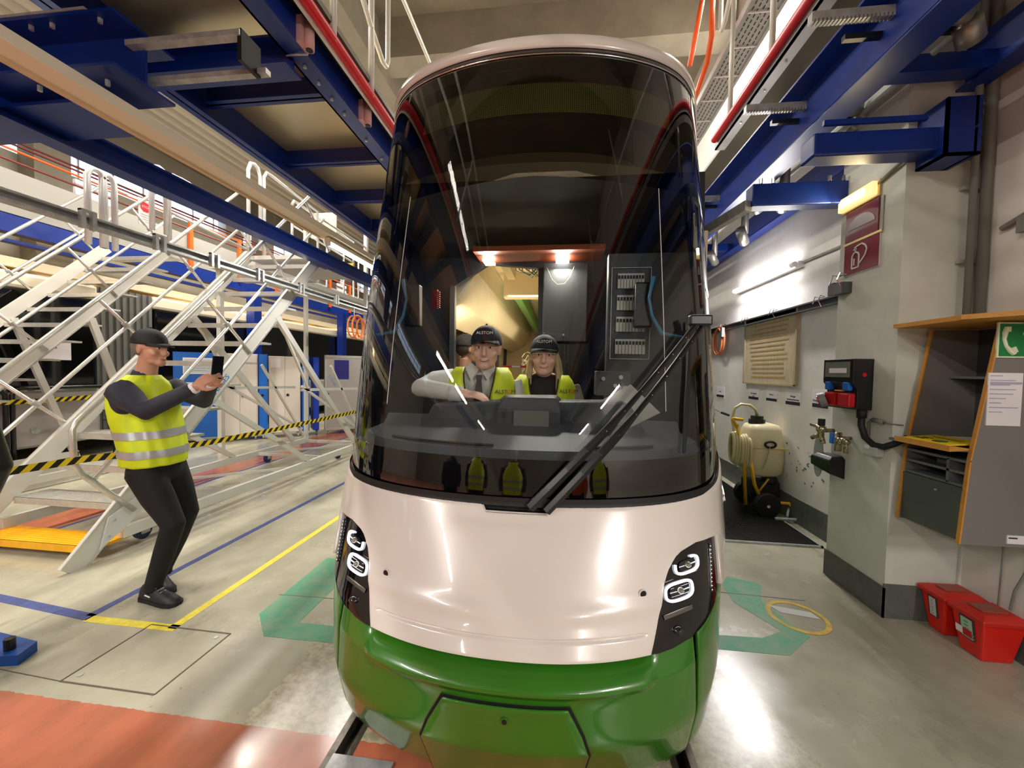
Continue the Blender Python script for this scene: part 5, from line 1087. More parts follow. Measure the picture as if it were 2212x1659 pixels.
for a, b_ in ((3.3, 4.55), (4.62, 5.9), (5.96, 6.5)): MB().tube([(-7.79, a, 0), (-7.79, a, 1.10), (-7.79, a + .04, 1.17), (-7.79, a + .1, 1.19), (-7.79, b_ - .1, 1.19), (-7.79, b_ - .04, 1.17), (-7.79, b_, 1.10), (-7.79, b_, 0)], .028, 10).build('hoop', BLACKM, br, smooth=True)
# warning tape
TP = bpy.data.materials.new('hazard_tape'); TP.use_nodes = True
def tape_mat(sx, per):
    nt = TP.node_tree; b = nt.nodes['Principled BSDF']; tc = nt.nodes.new('ShaderNodeTexCoord'); sp = nt.nodes.new('ShaderNodeSeparateXYZ'); nt.links.new(tc.outputs['Object'], sp.inputs[0])
    a = nt.nodes.new('ShaderNodeMath'); a.operation = 'SUBTRACT'; nt.links.new(sp.outputs[1], a.inputs[0]); nt.links.new(sp.outputs[2], a.inputs[1])
    d = nt.nodes.new('ShaderNodeMath'); d.operation = 'DIVIDE'; d.inputs[1].default_value = per; nt.links.new(a.outputs[0], d.inputs[0])
    f = nt.nodes.new('ShaderNodeMath'); f.operation = 'FRACT'; nt.links.new(d.outputs[0], f.inputs[0]); g_ = nt.nodes.new('ShaderNodeMath'); g_.operation = 'GREATER_THAN'; g_.inputs[1].default_value = .5; nt.links.new(f.outputs[0], g_.inputs[0])
    mx = nt.nodes.new('ShaderNodeMix'); mx.data_type = 'RGBA'; mx.inputs[6].default_value = c(22, 20, 12); mx.inputs[7].default_value = c(232, 200, 30); nt.links.new(g_.outputs[0], mx.inputs[0]); nt.links.new(mx.outputs[2], b.inputs['Base Color']); b.inputs['Roughness'].default_value = .45
tape_mat(1, .10)
def tape(pts, w_, label):
    mb = MB(); r = []
    for (x, y, z) in pts: r.append([(x, y, z + w_ / 2), (x, y, z - w_ / 2)])
    mb.loft(r, False, False); o = mb.build('hazard_tape', TP); m = o.modifiers.new('thickness', 'SOLIDIFY'); m.thickness = .001; return tag(o, label, 'tape')
tape([(-3.50, 2.0, .875), (-3.50, 2.46, .862), (-3.50, 2.9, .822), (-3.50, 3.5, .795), (-3.50, 4.4, .79), (-3.50, 5.5, .80), (-3.50, 6.5, .81)], .052, 'yellow and black hazard tape strung along the stairs behind the man')
tape([(-7.75, 3.2, 1.01), (-7.75, 5.0, 1.0), (-7.75, 6.4, 1.03)], .07, 'yellow and black hazard tape on the far black barrier')
# ------------------------------------------------------------------ cabinets in a row
WC = mat('cabinet_cream', c(216, 208, 198), .5); A = (-6.84, 7.1); dv = (.755, .656); ang = math.atan2(.656, .755)
def cab(s0, s1, h, m, label, depth=.5, doors=2, name='steel_cabinet', z0=.12, side=None, extra=None):
    x, y = A[0] + dv[0] * s0, A[1] + dv[1] * s0; w_ = s1 - s0
    t = thing(name, (x, y, 0), label, 'cabinet', None)
    MB().box(x, x + w_, y, y + depth, z0, h).build('body', side or m, t)
    n_ = doors
    for k in range(n_):
        a = x + .01 + (w_ - .02) * k / n_; b_ = x + .01 + (w_ - .02) * (k + 1) / n_ - .006
        d_ = MB().box(a, b_, y - .02, y, z0 + .01, h - .01).build('door', m, t)
        if k == n_ - 1: MB().cyl((a + .05, y - .02, .95), (a + .05, y - .035, .95), .028, 14).build('handle', BLACKM, d_)
    for q in (.06, w_ - .06): MB().cyl((x + q, y + .06, .055), (x + q + .03, y + .06, .055), .055, 14).box(x + q - .01, x + q + .04, y + .03, y + .09, .09, z0).build('caster', STEEL, t)
    if extra: extra(t, x, y, w_)
    t.rotation_euler = (0, 0, ang); return t
def board(t, x, y, w_):
    b_ = MB().box(x + .15, x + .62, y - .03, y - .02, 1.40, 1.72).build('notice_board', PAPER, t); MB().box(x + .17, x + .60, y - .034, y - .03, 1.43, 1.69).build('notice_face', mat('notice_blue_grey', c(196, 206, 214), .5), b_)
    mb = MB(); [mb.box(x + .20, x + .57 - .05 * (k % 2), y - .037, y - .034, 1.60 - .045 * k, 1.61 - .045 * k) for k in range(4)]; mb.build('notice_text', STEEL, b_)
cab(-.75, -.02, 1.83, BLUEL, 'bright blue cabinet end with a notice just right of the man', doors=1, extra=board)
cab(0, .62, 1.83, WC, 'cream double door cabinet next to the blue one', doors=2, side=WC)
cab(.64, .80, 1.83, mat('blue_side', c(20, 104, 200), .4), 'narrow blue cabinet side between cream cabinets', doors=1)
def pap(t, x, y, w_): MB().box(x + .03, x + .22, y - .025, y - .02, 1.55, 1.75).build('door_notice', PAPER, t)
cab(.82, 1.42, 1.80, WC, 'cream double door cabinet in the middle of the row', doors=2, extra=pap)
cab(1.45, 1.60, 1.82, BLUEL, 'slim blue cabinet with small notice right of the middle cabinet', doors=1, extra=lambda t, x, y, w_: MB().box(x + .02, x + .13, y - .025, y - .02, 1.55, 1.78).build('door_notice', PAPER, t))
cab(1.68, 1.80, 1.80, mat('deep_blue', c(16, 56, 170), .4), 'dark blue narrow cabinet beside the grey door', doors=1)
def pocket(t, x, y, w_):
    MB().box(x + .20, x + .52, y - .03, y - .02, 1.30, 1.75).build('document_pocket', mat('pocket_blue', c(46, 44, 120), .3), t); MB().box(x + .03, x + .05, y - .04, y - .02, .75, 1.05).build('lever_handle', STEEL, t); MB().box(x, x + w_, y - .03, y - .02, .10, .15).box(x, x + w_, y - .03, y - .02, 1.80, 1.86).box(x, x + .03, y - .03, y - .02, .1, 1.86).build('frame', ALU, t)
cab(1.92, 3.0, 1.86, mat('door_grey', c(170, 164, 160), .45, .2), 'tall grey panel door with blue document pocket by the tram', doors=1, depth=.1, extra=pocket)
es = MB().box(-7.9, -7.89, 9.4, 9.65, 2.35, 2.45).build('exit_lamp', mat('exit_green', c(40, 200, 90), .4, emit=(.1, 1, .35, 1), estr=2.5)); tag(es, 'small green emergency exit light above the cabinets', 'lamp')
# blue machine base at the left edge
bb_ = thing('machine_base', (-3.0, 1.7, 0), 'blue machine base plate with black bolt at the left picture edge', 'base plate')
MB().prism([(-3.3, 1.50), (-2.76, 1.63), (-2.80, 1.73), (-3.3, 1.78)], 'z', .0, .055).build('plate', mat('machine_blue', c(16, 74, 156), .4), bb_)
MB().cyl((-2.86, 1.66, .055), (-2.86, 1.66, .115), .022, 12).build('bolt', BLACKM, bb_); MB().cyl((-3.12, 1.63, .05), (-3.12, 1.63, 1.0), .06, 14).build('column', mat('machine_blue', c(16, 74, 156), .4), bb_)

# ------------------------------------------------------------------ things behind the camera that the windscreen mirrors
eg = thing('end_railing', (0, -3.2, 3.9), 'steel gate railing between the platforms behind the camera', 'railing')
for z in (4.05, 4.75): MB().tube([(x, -3.0, z) for x in lin(-1.5, 1.6, 8)], .025, 8).build('long_rail', ALU, eg, smooth=True)
for x in (-1.3, -1.1, 1.15, 1.3): MB().cyl((x, -3.0, 4.05), (x, -3.0, 4.75), .02, 8).build('post', ALU, eg, smooth=True)
MB().tube([(1.0, -3.0, 4.7), (.1, -3.0, 4.5), (0, -3.0, 4.42), (0, -3.0, 4.05)], .02, 8).tube([(.1, -3.0, 4.75), (.08, -3.0, 4.55), (-.9, -3.0, 4.2), (-1.1, -3.0, 4.15)], .02, 8).build('gate_bar', ALU, eg, smooth=True)

# ------------------------------------------------------------------ people
SKIN = mat('skin', c(198, 146, 120), .5); SKIN2 = mat('skin_light', c(226, 178, 156), .5)
HIV = mat('hi_vis_yellow', c(206, 222, 20), .55); REFL = mat('reflective_band', c(176, 176, 180), .35, .3)
CAPM = mat('cap_black', c(24, 25, 29), .75); NAVY = mat('dark_navy_jacket', c(38, 40, 52), .75); TROU = mat('black_trousers', c(15, 14, 16), .85)
def remesh(o, vox=.008, sm=6):
    m = o.modifiers.new('skin_surface', 'REMESH'); m.mode = 'VOXEL'; m.voxel_size = vox; m.use_smooth_shade = True
    s = o.modifiers.new('relax', 'SMOOTH'); s.factor = .5; s.iterations = sm; return o
def ell(mb, ctr, axes, n=14, m=10):
    """ellipsoid with three axis vectors"""
    c0 = Vector(ctr); A_, B_, C_ = [Vector(a) for a in axes]; rings = []
    for i in range(m + 1):
        t = math.pi * (i + .04) / (m + .08); rings.append([c0 + A_ * (math.sin(t) * math.cos(2 * math.pi * k / n)) + B_ * (math.sin(t) * math.sin(2 * math.pi * k / n)) - C_ * math.cos(t) for k in range(n)])
    return mb.loft(rings)
class Frame:
    def __init__(s, o, f, up=(0, 0, 1)):
        s.o = Vector(o); s.f = Vector(f).normalized(); s.r = s.f.cross(Vector(up)).normalized(); s.u = s.r.cross(s.f).normalized()
    def p(s, r, f, u): return s.o + s.r * r + s.f * f + s.u * u
    def ax(s, r, f, u): return (s.r * r, s.f * f, s.u * u)
def head_mesh(mb, F, smile=0):
    ell(mb, F.p(0, -.012, .030), F.ax(.079, .096, .098)); ell(mb, F.p(0, .018, -.040), F.ax(.066, .071, .082)); ell(mb, F.p(0, .066, -.100), F.ax(.036, .030, .024)); ell(mb, F.p(0, .030, -.088), F.ax(.056, .050, .030))
    ell(mb, F.p(0, .082, .018), F.ax(.052, .012, .014)); ell(mb, F.p(0, .096, -.022), F.ax(.0115, .016, .034)); ell(mb, F.p(0, .102, -.040), F.ax(.014, .012, .011))
    for s in (-1, 1):
        ell(mb, F.p(s * .042, .062, -.035), F.ax(.024, .022, .022)); ell(mb, F.p(s * .077, -.008, -.012), F.ax(.010, .018, .032))
    ell(mb, F.p(0, .086, -.070), F.ax(.026, .010, .006)); ell(mb, F.p(0, .084, -.080), F.ax(.022, .010, .006))
def face_parts(F, parent, lipcol, browcol, smile=True, glasses=False):
    EW = mat('eye_white', c(226, 222, 214), .3); ED = mat('eye_dark', c(40, 30, 26), .2); lip = mat('lip_' + parent.name.split('.')[0] + str(len(MATS)), lipcol, .45); bw = mat('brow' + str(len(MATS)), browcol, .8)
    for s in (-1, 1):
        e = MB(); ell(e, F.p(s * .031, .080, .000), F.ax(.0125, .008, .0062)); eo = e.build('eye', EW, parent, smooth=True)
        e = MB(); ell(e, F.p(s * .031, .086, .000), F.ax(.0055, .004, .0055)); e.build('iris', ED, eo, smooth=True)
        MB().tube([F.p(s * .016, .092, .020), F.p(s * .032, .091, .0255), F.p(s * .048, .080, .019)], [.003, .0042, .002], 6).build('eyebrow', bw, parent, smooth=True)
    m = MB(); q = [F.p(r, .0985 - abs(r) * .45, -.0745 + (abs(r) / .026) ** 2 * (.008 if smile else 0)) for r in (-.026, -.015, 0, .015, .026)]
    m.tube(q, [.0015, .0035, .0042, .0035, .0015], 6); mo = m.build('mouth', lip, parent, smooth=True)
    if smile: MB().tube([F.p(r, .1005 - abs(r) * .45, -.0735 + (abs(r) / .026) ** 2 * .006) for r in (-.014, 0, .014)], .0018, 6).build('teeth', PAPER, mo)
def cap(F, parent, brim=True, txt=None, m=CAPM, back=False):
    mb = MB(); rings = []
    for i, t in enumerate(lin(0, 1, 9)):
        a = t * math.pi / 2 * .98; rings.append([F.p(.088 * math.cos(a) * math.cos(b), -.012 + (.106 * math.cos(a)) * math.sin(b), .030 + .098 * math.sin(a)) for b in lin(0, 2 * math.pi, 28)[:-1]])
    rings.insert(0, [F.p(.087 * math.cos(b), -.012 + .105 * math.sin(b), .030 - .012) for b in lin(0, 2 * math.pi, 28)[:-1]])
    o = mb.loft(rings).build('cap', m, parent, smooth=True)
    if brim:
        r = []
        for k, b in enumerate(lin(math.radians(28), math.radians(152), 14)):
            r.append([F.p(.083 * math.cos(b), -.012 + .103 * math.sin(b), .036), F.p(.088 * math.cos(b), -.012 + .103 * math.sin(b) + .058 * max(0, math.sin((b - math.radians(28)) / math.radians(124) * math.pi)) ** .5, .026 - .018 * abs(math.cos(b)))])
        bo = MB().loft(r, False, False).build('brim', m, o, smooth=True); sd = bo.modifiers.new('t', 'SOLIDIFY'); sd.thickness = .004
    MB().ball(tuple(F.p(0, -.012, .130)), .007).build('button', m, o, smooth=True)
    if txt:
        M = Matrix((F.r * -1 if False else -F.r, F.u, F.f)).transposed()
        # letters face along F.f: x axis = -r when seen from the front
        M = Matrix((-F.r, F.u * .94 - F.f * .34, F.f * .94 + F.u * .34)).transposed()
        t = text(txt, 'lettering', .024, PAPER, F.p(0, .086, .078), M.to_euler(), parent, .0008); 
    return o
def hand(mb, wrist, direction, palm_n, curl=.4, spread=.012, side=1, s=1.0, thumb=1):
    """palm with four fingers and a thumb; direction = wrist to knuckles, palm_n = out of the palm"""
    w_ = Vector(wrist); d = Vector(direction).normalized(); n_ = Vector(palm_n); n_ = (n_ - d * n_.dot(d)).normalized(); r = d.cross(n_) * side
    ell(mb, w_ + d * .048 * s, (r * .041 * s, n_ * .016 * s, d * .054 * s)); mb.tube([w_ - d * .03 * s, w_ + d * .03 * s], [.026 * s, .029 * s], 10)
    for k, (L, off) in enumerate(((.068, -.030), (.078, -.010), (.073, .010), (.058, .029))):
        b = w_ + d * (.092 - .006 * abs(k - 1.3)) * s + r * off * s; pts = [b - d * .02 * s]; dirv = d.copy(); p = b
        pts.append(p)
        for j in range(3):
            ang_ = curl * (.7 + .45 * j); dirv = (dirv * math.cos(ang_) + n_ * math.sin(ang_)).normalized(); n2 = (n_ * math.cos(ang_) - d * math.sin(ang_))
            p = p + dirv * L * s * (.42, .32, .26)[j]; pts.append(p)
        mb.tube(pts, [.0095 * s, .0095 * s, .009 * s, .0082 * s, .0065 * s], 8)
    b = w_ + d * .025 * s - r * .030 * s * thumb; p1 = b + (d * .55 - r * .75 * thumb + n_ * .25).normalized() * .040 * s; p2 = p1 + (d * .85 - r * .25 * thumb + n_ * .5).normalized() * .030 * s; p3 = p2 + (d * .9 + n_ * .4).normalized() * .024 * s
    mb.tube([b, p1, p2, p3], [.015 * s, .0115 * s, .0105 * s, .008 * s], 8)
def torso_rings(spec, f, r, n=28, grow=0.):
    rings = []
    for (c0, hw, hd) in spec:
        c0 = Vector(c0); rings.append([c0 + r * ((hw + grow) * (abs(math.cos(t)) ** .8) * (1 if math.cos(t) >= 0 else -1)) + f * ((hd + grow) * (abs(math.sin(t)) ** .9) * (1 if math.sin(t) >= 0 else -1)) for t in lin(0, 2 * math.pi, n)[:-1]])
    return rings

# --- man in the hi-vis vest photographing, left
MX = 2.31
man = thing('person', (-2.75, MX, 0), 'man in black cap and yellow hi-vis vest raising a phone in front of the stairs', 'person')
f = Vector((1, .12, 0)).normalized(); r = Vector((.12, -1, 0)).normalized()     # r = his right, towards the camera
V = lambda x, z, dy=0.: Vector((x, MX + dy, z))
HF = Frame(V(-2.755, 1.690), (1, .10, -.03))
neck = V(-2.80, 1.50)
spine = [(V(-2.735, .86), .155, .115), (V(-2.745, .98), .160, .120), (V(-2.775, 1.10), .165, .125), (V(-2.80, 1.24), .185, .130), (V(-2.815, 1.36), .195, .125), (V(-2.81, 1.44), .165, .095), (V(-2.805, 1.49), .085, .062)]
shR, shL = V(-2.79, 1.415, -.175), V(-2.79, 1.415, .175)
elR, wrR = V(-2.56, 1.285, -.20), V(-2.315, 1.435, -.10)
elL, wrL = V(-2.53, 1.32, .17), V(-2.33, 1.455, .03)
kA, aA = V(-2.49, .53, -.10), V(-2.655, .09, -.09)      # leading right leg
kB, aB = V(-2.62, .53, .12), V(-2.80, .09, .10)
hA, hB = V(-2.72, .88, -.095), V(-2.74, .88, .095)
body = MB(); head_mesh(body, HF); body.tube([V(-2.81, 1.45), V(-2.785, 1.56), V(-2.765, 1.62)], [.066, .058, .056], 14)
body.loft(torso_rings(spine, f, r, grow=-.02))
body.tube([shR, elR, wrR], [.045, .038, .025], 10); body.tube([shL, elL, wrL], [.045, .038, .025], 10)
body.tube([hA, kA, aA], [.075, .05, .035], 10); body.tube([hB, kB, aB], [.075, .05, .035], 10)
hand(body, wrR, (.62, .12, .55), (.25, .9, .1), .75, side=1, s=.98, thumb=1)
hand(body, wrL, (.60, -.05, .50), (.25, -.9, .1), .75, side=-1, s=.98, thumb=1)
bo = remesh(body.build('body', SKIN, man), .006, 4)
face_parts(HF, bo, c(150, 90, 80), c(80, 66, 54), smile=False)
hr1 = MB(); ell(hr1, HF.p(0, -.030, .012), HF.ax(.079, .084, .080)); hr1.build('hair', mat('grey_hair', c(120, 108, 98), .9), man, smooth=True)
cap(Frame(HF.o + Vector((0, 0, .004)), (1, .10, -.10)), man)
jk = MB(); jk.loft(torso_rings(spine, f, r)); jk.tube([shR + Vector((.01, -.005, .0)), shR.lerp(elR, .5), elR, elR.lerp(wrR, .55), wrR - (wrR - elR).normalized() * .015], [.080, .074, .060, .051, .042], 14); ell(jk, shR + Vector((.035, -.006, -.055)), ((.070, 0, 0), (0, .058, 0), (0, 0, .105))); jk.tube([shL, shL.lerp(elL, .5), elL, wrL - (wrL - elL).normalized() * .015], [.075, .062, .055, .042], 14)
jk.tube([V(-2.815, 1.46), V(-2.80, 1.535)], [.078, .066], 16)
remesh(jk.build('jacket', NAVY, man), .010, 5)
for (e_, w__) in ((elR, wrR), (elL, wrL)):
    dd_ = (w__ - e_).normalized(); MB().cyl(w__ - dd_ * .02, w__ + dd_ * .002, .037, 16).build('shirt_cuff', PAPER, man)
dd_ = (wrL - elL).normalized(); MB().cyl(wrR + dd_ * .002, wrR + dd_ * .012, .0305, 16).build('watch', CHROME, man)
vs = [(V(-2.735, .905), .180, .150), (V(-2.74, 1.0), .185, .150), (V(-2.77, 1.10), .190, .152), (V(-2.795, 1.20), .198, .150), (V(-2.81, 1.30), .200, .145), (V(-2.82, 1.38), .190, .135), (V(-2.815, 1.44), .172, .112), (V(-2.81, 1.475), .125, .092), (V(-2.805, 1.505), .082, .072)]
def vest_shell(spec, f, r, m, parent, name='vest', hole=True, n=84, arm_r=.115, arms=()):
    rings = torso_rings(spec, f, r, n + 1)
    for i, rg in enumerate(rings):
        for k in range(len(rg)): a = 2 * math.pi * k / len(rg); rg[k] = rg[k] + (rg[k] - Vector(spec[i][0])).normalized() * (.007 * math.sin(5 * a + i * .8) + .004 * math.sin(11 * a))
    mb = MB(); nn = len(rings[0]); sub = 8; fine = []
    for i in range(len(rings) - 1):
        for j in range(sub): fine.append([rings[i][k].lerp(rings[i + 1][k], j / sub) for k in range(nn)])
    fine.append(rings[-1]); vs_ = [p for q in fine for p in q]; fs = []
    for i in range(len(fine) - 1):
        for k in range(nn):
            q = (i * nn + k, i * nn + (k + 1) % nn, (i + 1) * nn + (k + 1) % nn, (i + 1) * nn + k); cc = sum((vs_[j] for j in q), Vector()) / 4
            if any((Vector((cc - a_).dot(u_) for u_ in (f, Vector((0, 0, 1))))).length < rr_ and (cc - a_).dot(r) * sg > -.07 if False else (((cc - a_).dot(f)) / rr_[0]) ** 2 + (((cc - a_).z) / rr_[1]) ** 2 < 1 and (cc - a_).dot(r) * sg > -.09 for a_, rr_, sg in arms): continue
            fs.append(q)
    mb.add(vs_, fs); o = mb.build(name, m, parent, smooth=True); s_ = o.modifiers.new('cloth', 'SOLIDIFY'); s_.thickness = .005; return o, rings
vo, vr = vest_shell(vs, f, r, HIV, man, arms=())
for za, zb in ((.965, 1.015), (1.09, 1.14)):
    rr = []
    for z in (za, (za + zb) / 2, zb):
        i_ = max(i for i in range(len(vs) - 1) if vs[i][0].z <= z); t = (z - vs[i_][0].z) / (vs[i_ + 1][0].z - vs[i_][0].z)
        cc = vs[i_][0].lerp(vs[i_ + 1][0], t); q_ = [a.lerp(b, t) for a, b in zip(vr[i_], vr[i_ + 1])]
        rr.append([p + (p - cc).normalized() * .005 for p in q_])
    MB().loft(rr, False).build('reflective_band', REFL, vo, smooth=True)
mb = MB()
for z, l in ((1.27, .05), (1.24, .035), (1.21, .04)): mb.bar((-2.922, MX - .140, z), (-2.922 + l * .62, MX - .140 - l * .75, z + .006), .016, .012 if z != 1.24 else .005)
mb.build('back_print', BLACK, vo)
def shoe(p, d, parent, m=None, lab=None):
    d = Vector(d).normalized(); sd = d.cross(Vector((0, 0, 1))).normalized(); p = Vector((p.x, p.y, 0)); rings = []
    for t, hw, h in ((-.085, .028, .085), (-.07, .038, .105), (-.02, .042, .115), (.05, .043, .095), (.10, .049, .075), (.15, .050, .066), (.19, .044, .055), (.215, .024, .035)):
        c0 = p + d * t; rings.append([c0 + sd * hw * math.cos(a) * 1.0 + Vector((0, 0, .014 + max(0, math.sin(a)) * (h - .014) + min(0, math.sin(a)) * .006)) for a in lin(0, 2 * math.pi, 16)[:-1]])
    o = MB().loft(rings).build('shoe', m or mat('shoe_black', c(34, 34, 36), .55), parent, smooth=True)
    rings = []
    for t, hw in ((-.092, .026), (-.07, .042), (0, .043), (.10, .052), (.16, .054), (.205, .044), (.224, .020)):
        c0 = p + d * t; rings.append([c0 - sd * hw + Vector((0, 0, .0)), c0 + sd * hw, c0 + sd * hw + Vector((0, 0, .022)), c0 - sd * hw + Vector((0, 0, .022))])
    MB().loft(rings).build('sole', mat('sole_black', c(22, 22, 24), .7), o)
    MB().tube([p + d * .04 - sd * .043 * (-1 if False else -1) + Vector((0, 0, .05)), p + d * .0 + sd * .046 + Vector((0, 0, .06))], .004, 5).build('side_stripe', PAPER, o)
    lc = MB(); [lc.tube([p + d * (.05 + .02 * k) - sd * .02 + Vector((0, 0, .098 - .012 * k)), p + d * (.055 + .02 * k) + sd * .02 + Vector((0, 0, .098 - .012 * k))], .003, 5) for k in range(3)]; lc.build('laces', STEEL, o)
    return o
tr = MB(); tr.loft(torso_rings([(V(-2.735, .93), .150, .118), (V(-2.73, .85), .165, .128), (V(-2.725, .79), .150, .115)], f, r)); 
tr.tube([hA + Vector((0, 0, .0)), hA.lerp(kA, .5), kA, kA.lerp(aA, .45), aA + Vector((0, 0, .02)), aA + Vector((0, 0, -.02))], [.098, .090, .068, .062, .050, .052], 16)
tr.tube([hB, hB.lerp(kB, .5), kB, kB.lerp(aB, .45), aB + Vector((0, 0, .02)), aB + Vector((0, 0, -.02))], [.098, .090, .068, .062, .050, .052], 16)
remesh(tr.build('trousers', TROU, man), .010, 6)
shoe(Vector((-2.665, MX - .09, 0)), (1, -.12, 0), man); shoe(Vector((-2.81, MX + .08, 0)), (.85, -.45, 0), man)
pn = thing('phone', (-2.22, MX - .03, 1.56), 'black phone held up by the man in the hi-vis vest', 'phone')
PO = V(-2.225, 1.565, -.03); pd = Vector((.12, 0, 1)).normalized(); pr_ = Vector((.15, 1, 0)).normalized()
MB().bar(PO - pd * .075, PO + pd * .075, .010, .072, tuple(pr_)).build('case', mat('phone_black', c(20, 22, 30), .25), pn, bevel=.003)

# --- couple in the cab
def cabperson(label, cx, cy, head_z, facing, shirt, skinm, lip, brow, male, lean=0., arm=True, vest_z=(1.2, 1.55), scale=1.0, capt='ALSTOM'):
    t = thing('person', (cx, cy, .40), label, 'person'); fz = Vector(facing); fz.z = 0; fz.normalize(); F = Frame((cx, cy, head_z), facing); r_ = F.r.copy(); r_.z = 0; r_.normalize()
    B = lambda a, b, z: Vector((cx + lean, cy + .05, 0)) + r_ * a + fz * b + Vector((0, 0, z))
    hz = head_z + .085
    sp_ = [(B(0, -.10, .82), .15, .11), (B(0, -.10, 1.0), .155, .115), (B(0, -.06, hz - .52), .16, .115), (B(0, -.03, hz - .38), .18, .12), (B(0, -.02, hz - .28), .188, .11), (B(0, -.02, hz - .225), .15, .085), (B(0, -.02, hz - .19), .08, .06)]
    body = MB(); head_mesh(body, F); body.tube([B(0, -.02, hz - .24), F.p(0, -.03, -.10), F.p(0, -.015, -.05)], [.062, .052, .05] if male else [.054, .045, .044], 14)
    body.loft(torso_rings(sp_, fz, r_, grow=-.02)); 
    for s in (-1, 1): body.tube([B(s * .09, -.10, .85), B(s * .10, -.02, .62), B(s * .10, -.08, .46)], [.08, .06, .045], 10)
    return t, F, B, sp_, body, fz, r_
# man: leaning on the dashboard with his right forearm
hz = 1.702
m2, F2, B2, sp2, body2, fz, r_ = cabperson('smiling man in cap, white shirt and tie with hi-vis vest behind the windscreen', -.405, 2.13, hz, (.08, -1, -.02), PAPER, SKIN2, None, None, True, lean=-.035)
hz += .085; sR, sL = B2(.165, -.03, hz - .27), B2(-.165, -.03, hz - .27)
eR, wR = Vector((-.755, 2.04, 1.475)), Vector((-.50, 1.965, 1.452)); eL, wL = Vector((-.21, 2.22, 1.22)), Vector((-.24, 2.16, 1.10))
body2.tube([sR, eR, wR], [.05, .04, .026], 10); body2.tube([sL, eL, wL], [.05, .04, .026], 10)
hand(body2, wR, (1, -.12, -.05), (.05, .3, -1), .35, side=1, thumb=-1); hand(body2, wL, (.1, -.3, -.9), (.8, 0, 0), .4, side=1)
b2_ = remesh(body2.build('body', SKIN2, m2), .006, 4); face_parts(F2, b2_, c(150, 84, 76), c(130, 110, 96))
hh = MB(); ell(hh, F2.p(0, -.030, .010), F2.ax(.080, .080, .075)); hh.build('hair', mat('silver_hair', c(150, 142, 134), .9), m2, smooth=True)
cap(F2, m2, txt='ALSTOM')
SH = mat('white_shirt', c(212, 210, 206), .75)
st = MB(); st.loft(torso_rings(sp2, fz, r_)); st.tube([sR, sR.lerp(eR, .5) + Vector((-.02, 0, .01)), eR, eR.lerp(wR, .5), wR - Vector((.02, 0, 0))], [.070, .062, .055, .048, .042], 14); st.tube([sL, sL.lerp(eL, .5), eL, wL], [.07, .062, .055, .042], 14)
remesh(st.build('shirt', SH, m2), .009, 4)
MB().tube([wR - Vector((.065, 0, 0)), wR - Vector((.0, 0, .0))], [.043, .042], 16).build('cuff', SH, m2, smooth=True)
for s in (-1, 1): mb = MB().add([B2(s * .005, .075, hz - .205), B2(s * .055, .045, hz - .165), B2(s * .085, .06, hz - .20), B2(s * .045, .102, hz - .265)], [(0, 1, 2, 3)]); o = mb.build('collar', SH, m2); o.modifiers.new('t', 'SOLIDIFY').thickness = .004
TIE = mat('grey_tie', c(72, 70, 66), .6, noise=.3, nscale=120)
MB().loft([[B2(a, d_, z) for a, d_ in ((-w_, .0 + dd), (w_, .0 + dd), (w_, .008 + dd), (-w_, .008 + dd))] for z, w_, dd in ((hz - .235, .018, .092), (hz - .268, .013, .104), (hz - .30, .018, .113), (hz - .42, .03, .122), (hz - .52, .034, .112))]).build('tie', TIE, m2)
def front_vest(t, B, hz, fz, r_, wd=.20, opening=.0, text_side=-1, txt=True, zb=.55):
    """open hi-vis waistcoat: two front halves, shoulders and back"""
    o = None
    for s in (-1, 1):
        rows = []
        for z, a0, a1, d0, d1 in ((hz - .55, .045, .195, .135, .02), (hz - .42, .055, .20, .142, .03), (hz - .33, .070, .198, .136, .035), (hz - .27, .082, .190, .120, .03), (hz - .225, .088, .172, .095, .015), (hz - .195, .088, .150, .045, -.01), (hz - .20, .090, .155, -.03, -.05), (hz - .26, .06, .18, -.12, -.07), (hz - .36, .0, .195, -.145, -.06), (hz - .55, .0, .195, -.145, -.05)):
            row = []
            for k in range(7):
                q = k / 6; a = a0 + (a1 - a0) * q; b = d0 + (d1 - d0) * q ** 2.2 + .004 * math.sin(q * 9 + z * 20); row.append(B(s * a, b, z))
            rows.append(row)
        v_ = MB().loft(rows, False, False).build('vest_half', HIV, t, smooth=True); m_ = v_.modifiers.new('cloth', 'SOLIDIFY'); m_.thickness = .006; m_.offset = 1 if False else 0
        MB().tube([B(s * a, d_ + .003, z) for z, a, d_ in ((hz - .55, .043, .138), (hz - .42, .053, .145), (hz - .33, .068, .139), (hz - .27, .080, .123), (hz - .225, .086, .098), (hz - .195, .086, .048))], .0035, 6).build('vest_piping', BLACK, v_)
    F = Frame(B(0, 0, 0), fz); TZ = 1.462
    M = Matrix((-F.r, F.u, F.f)).transposed()
    tx = text('ALST', 'lettering', .030, BLACK, B(-.125, .146, TZ), M.to_euler(), t); text('O', 'lettering', .030, ORANGE, B(-.166, .140, TZ), M.to_euler(), t); text('M', 'lettering', .030, BLACK, B(-.190, .134, TZ), M.to_euler(), t)
front_vest(m2, B2, hz, fz, r_)
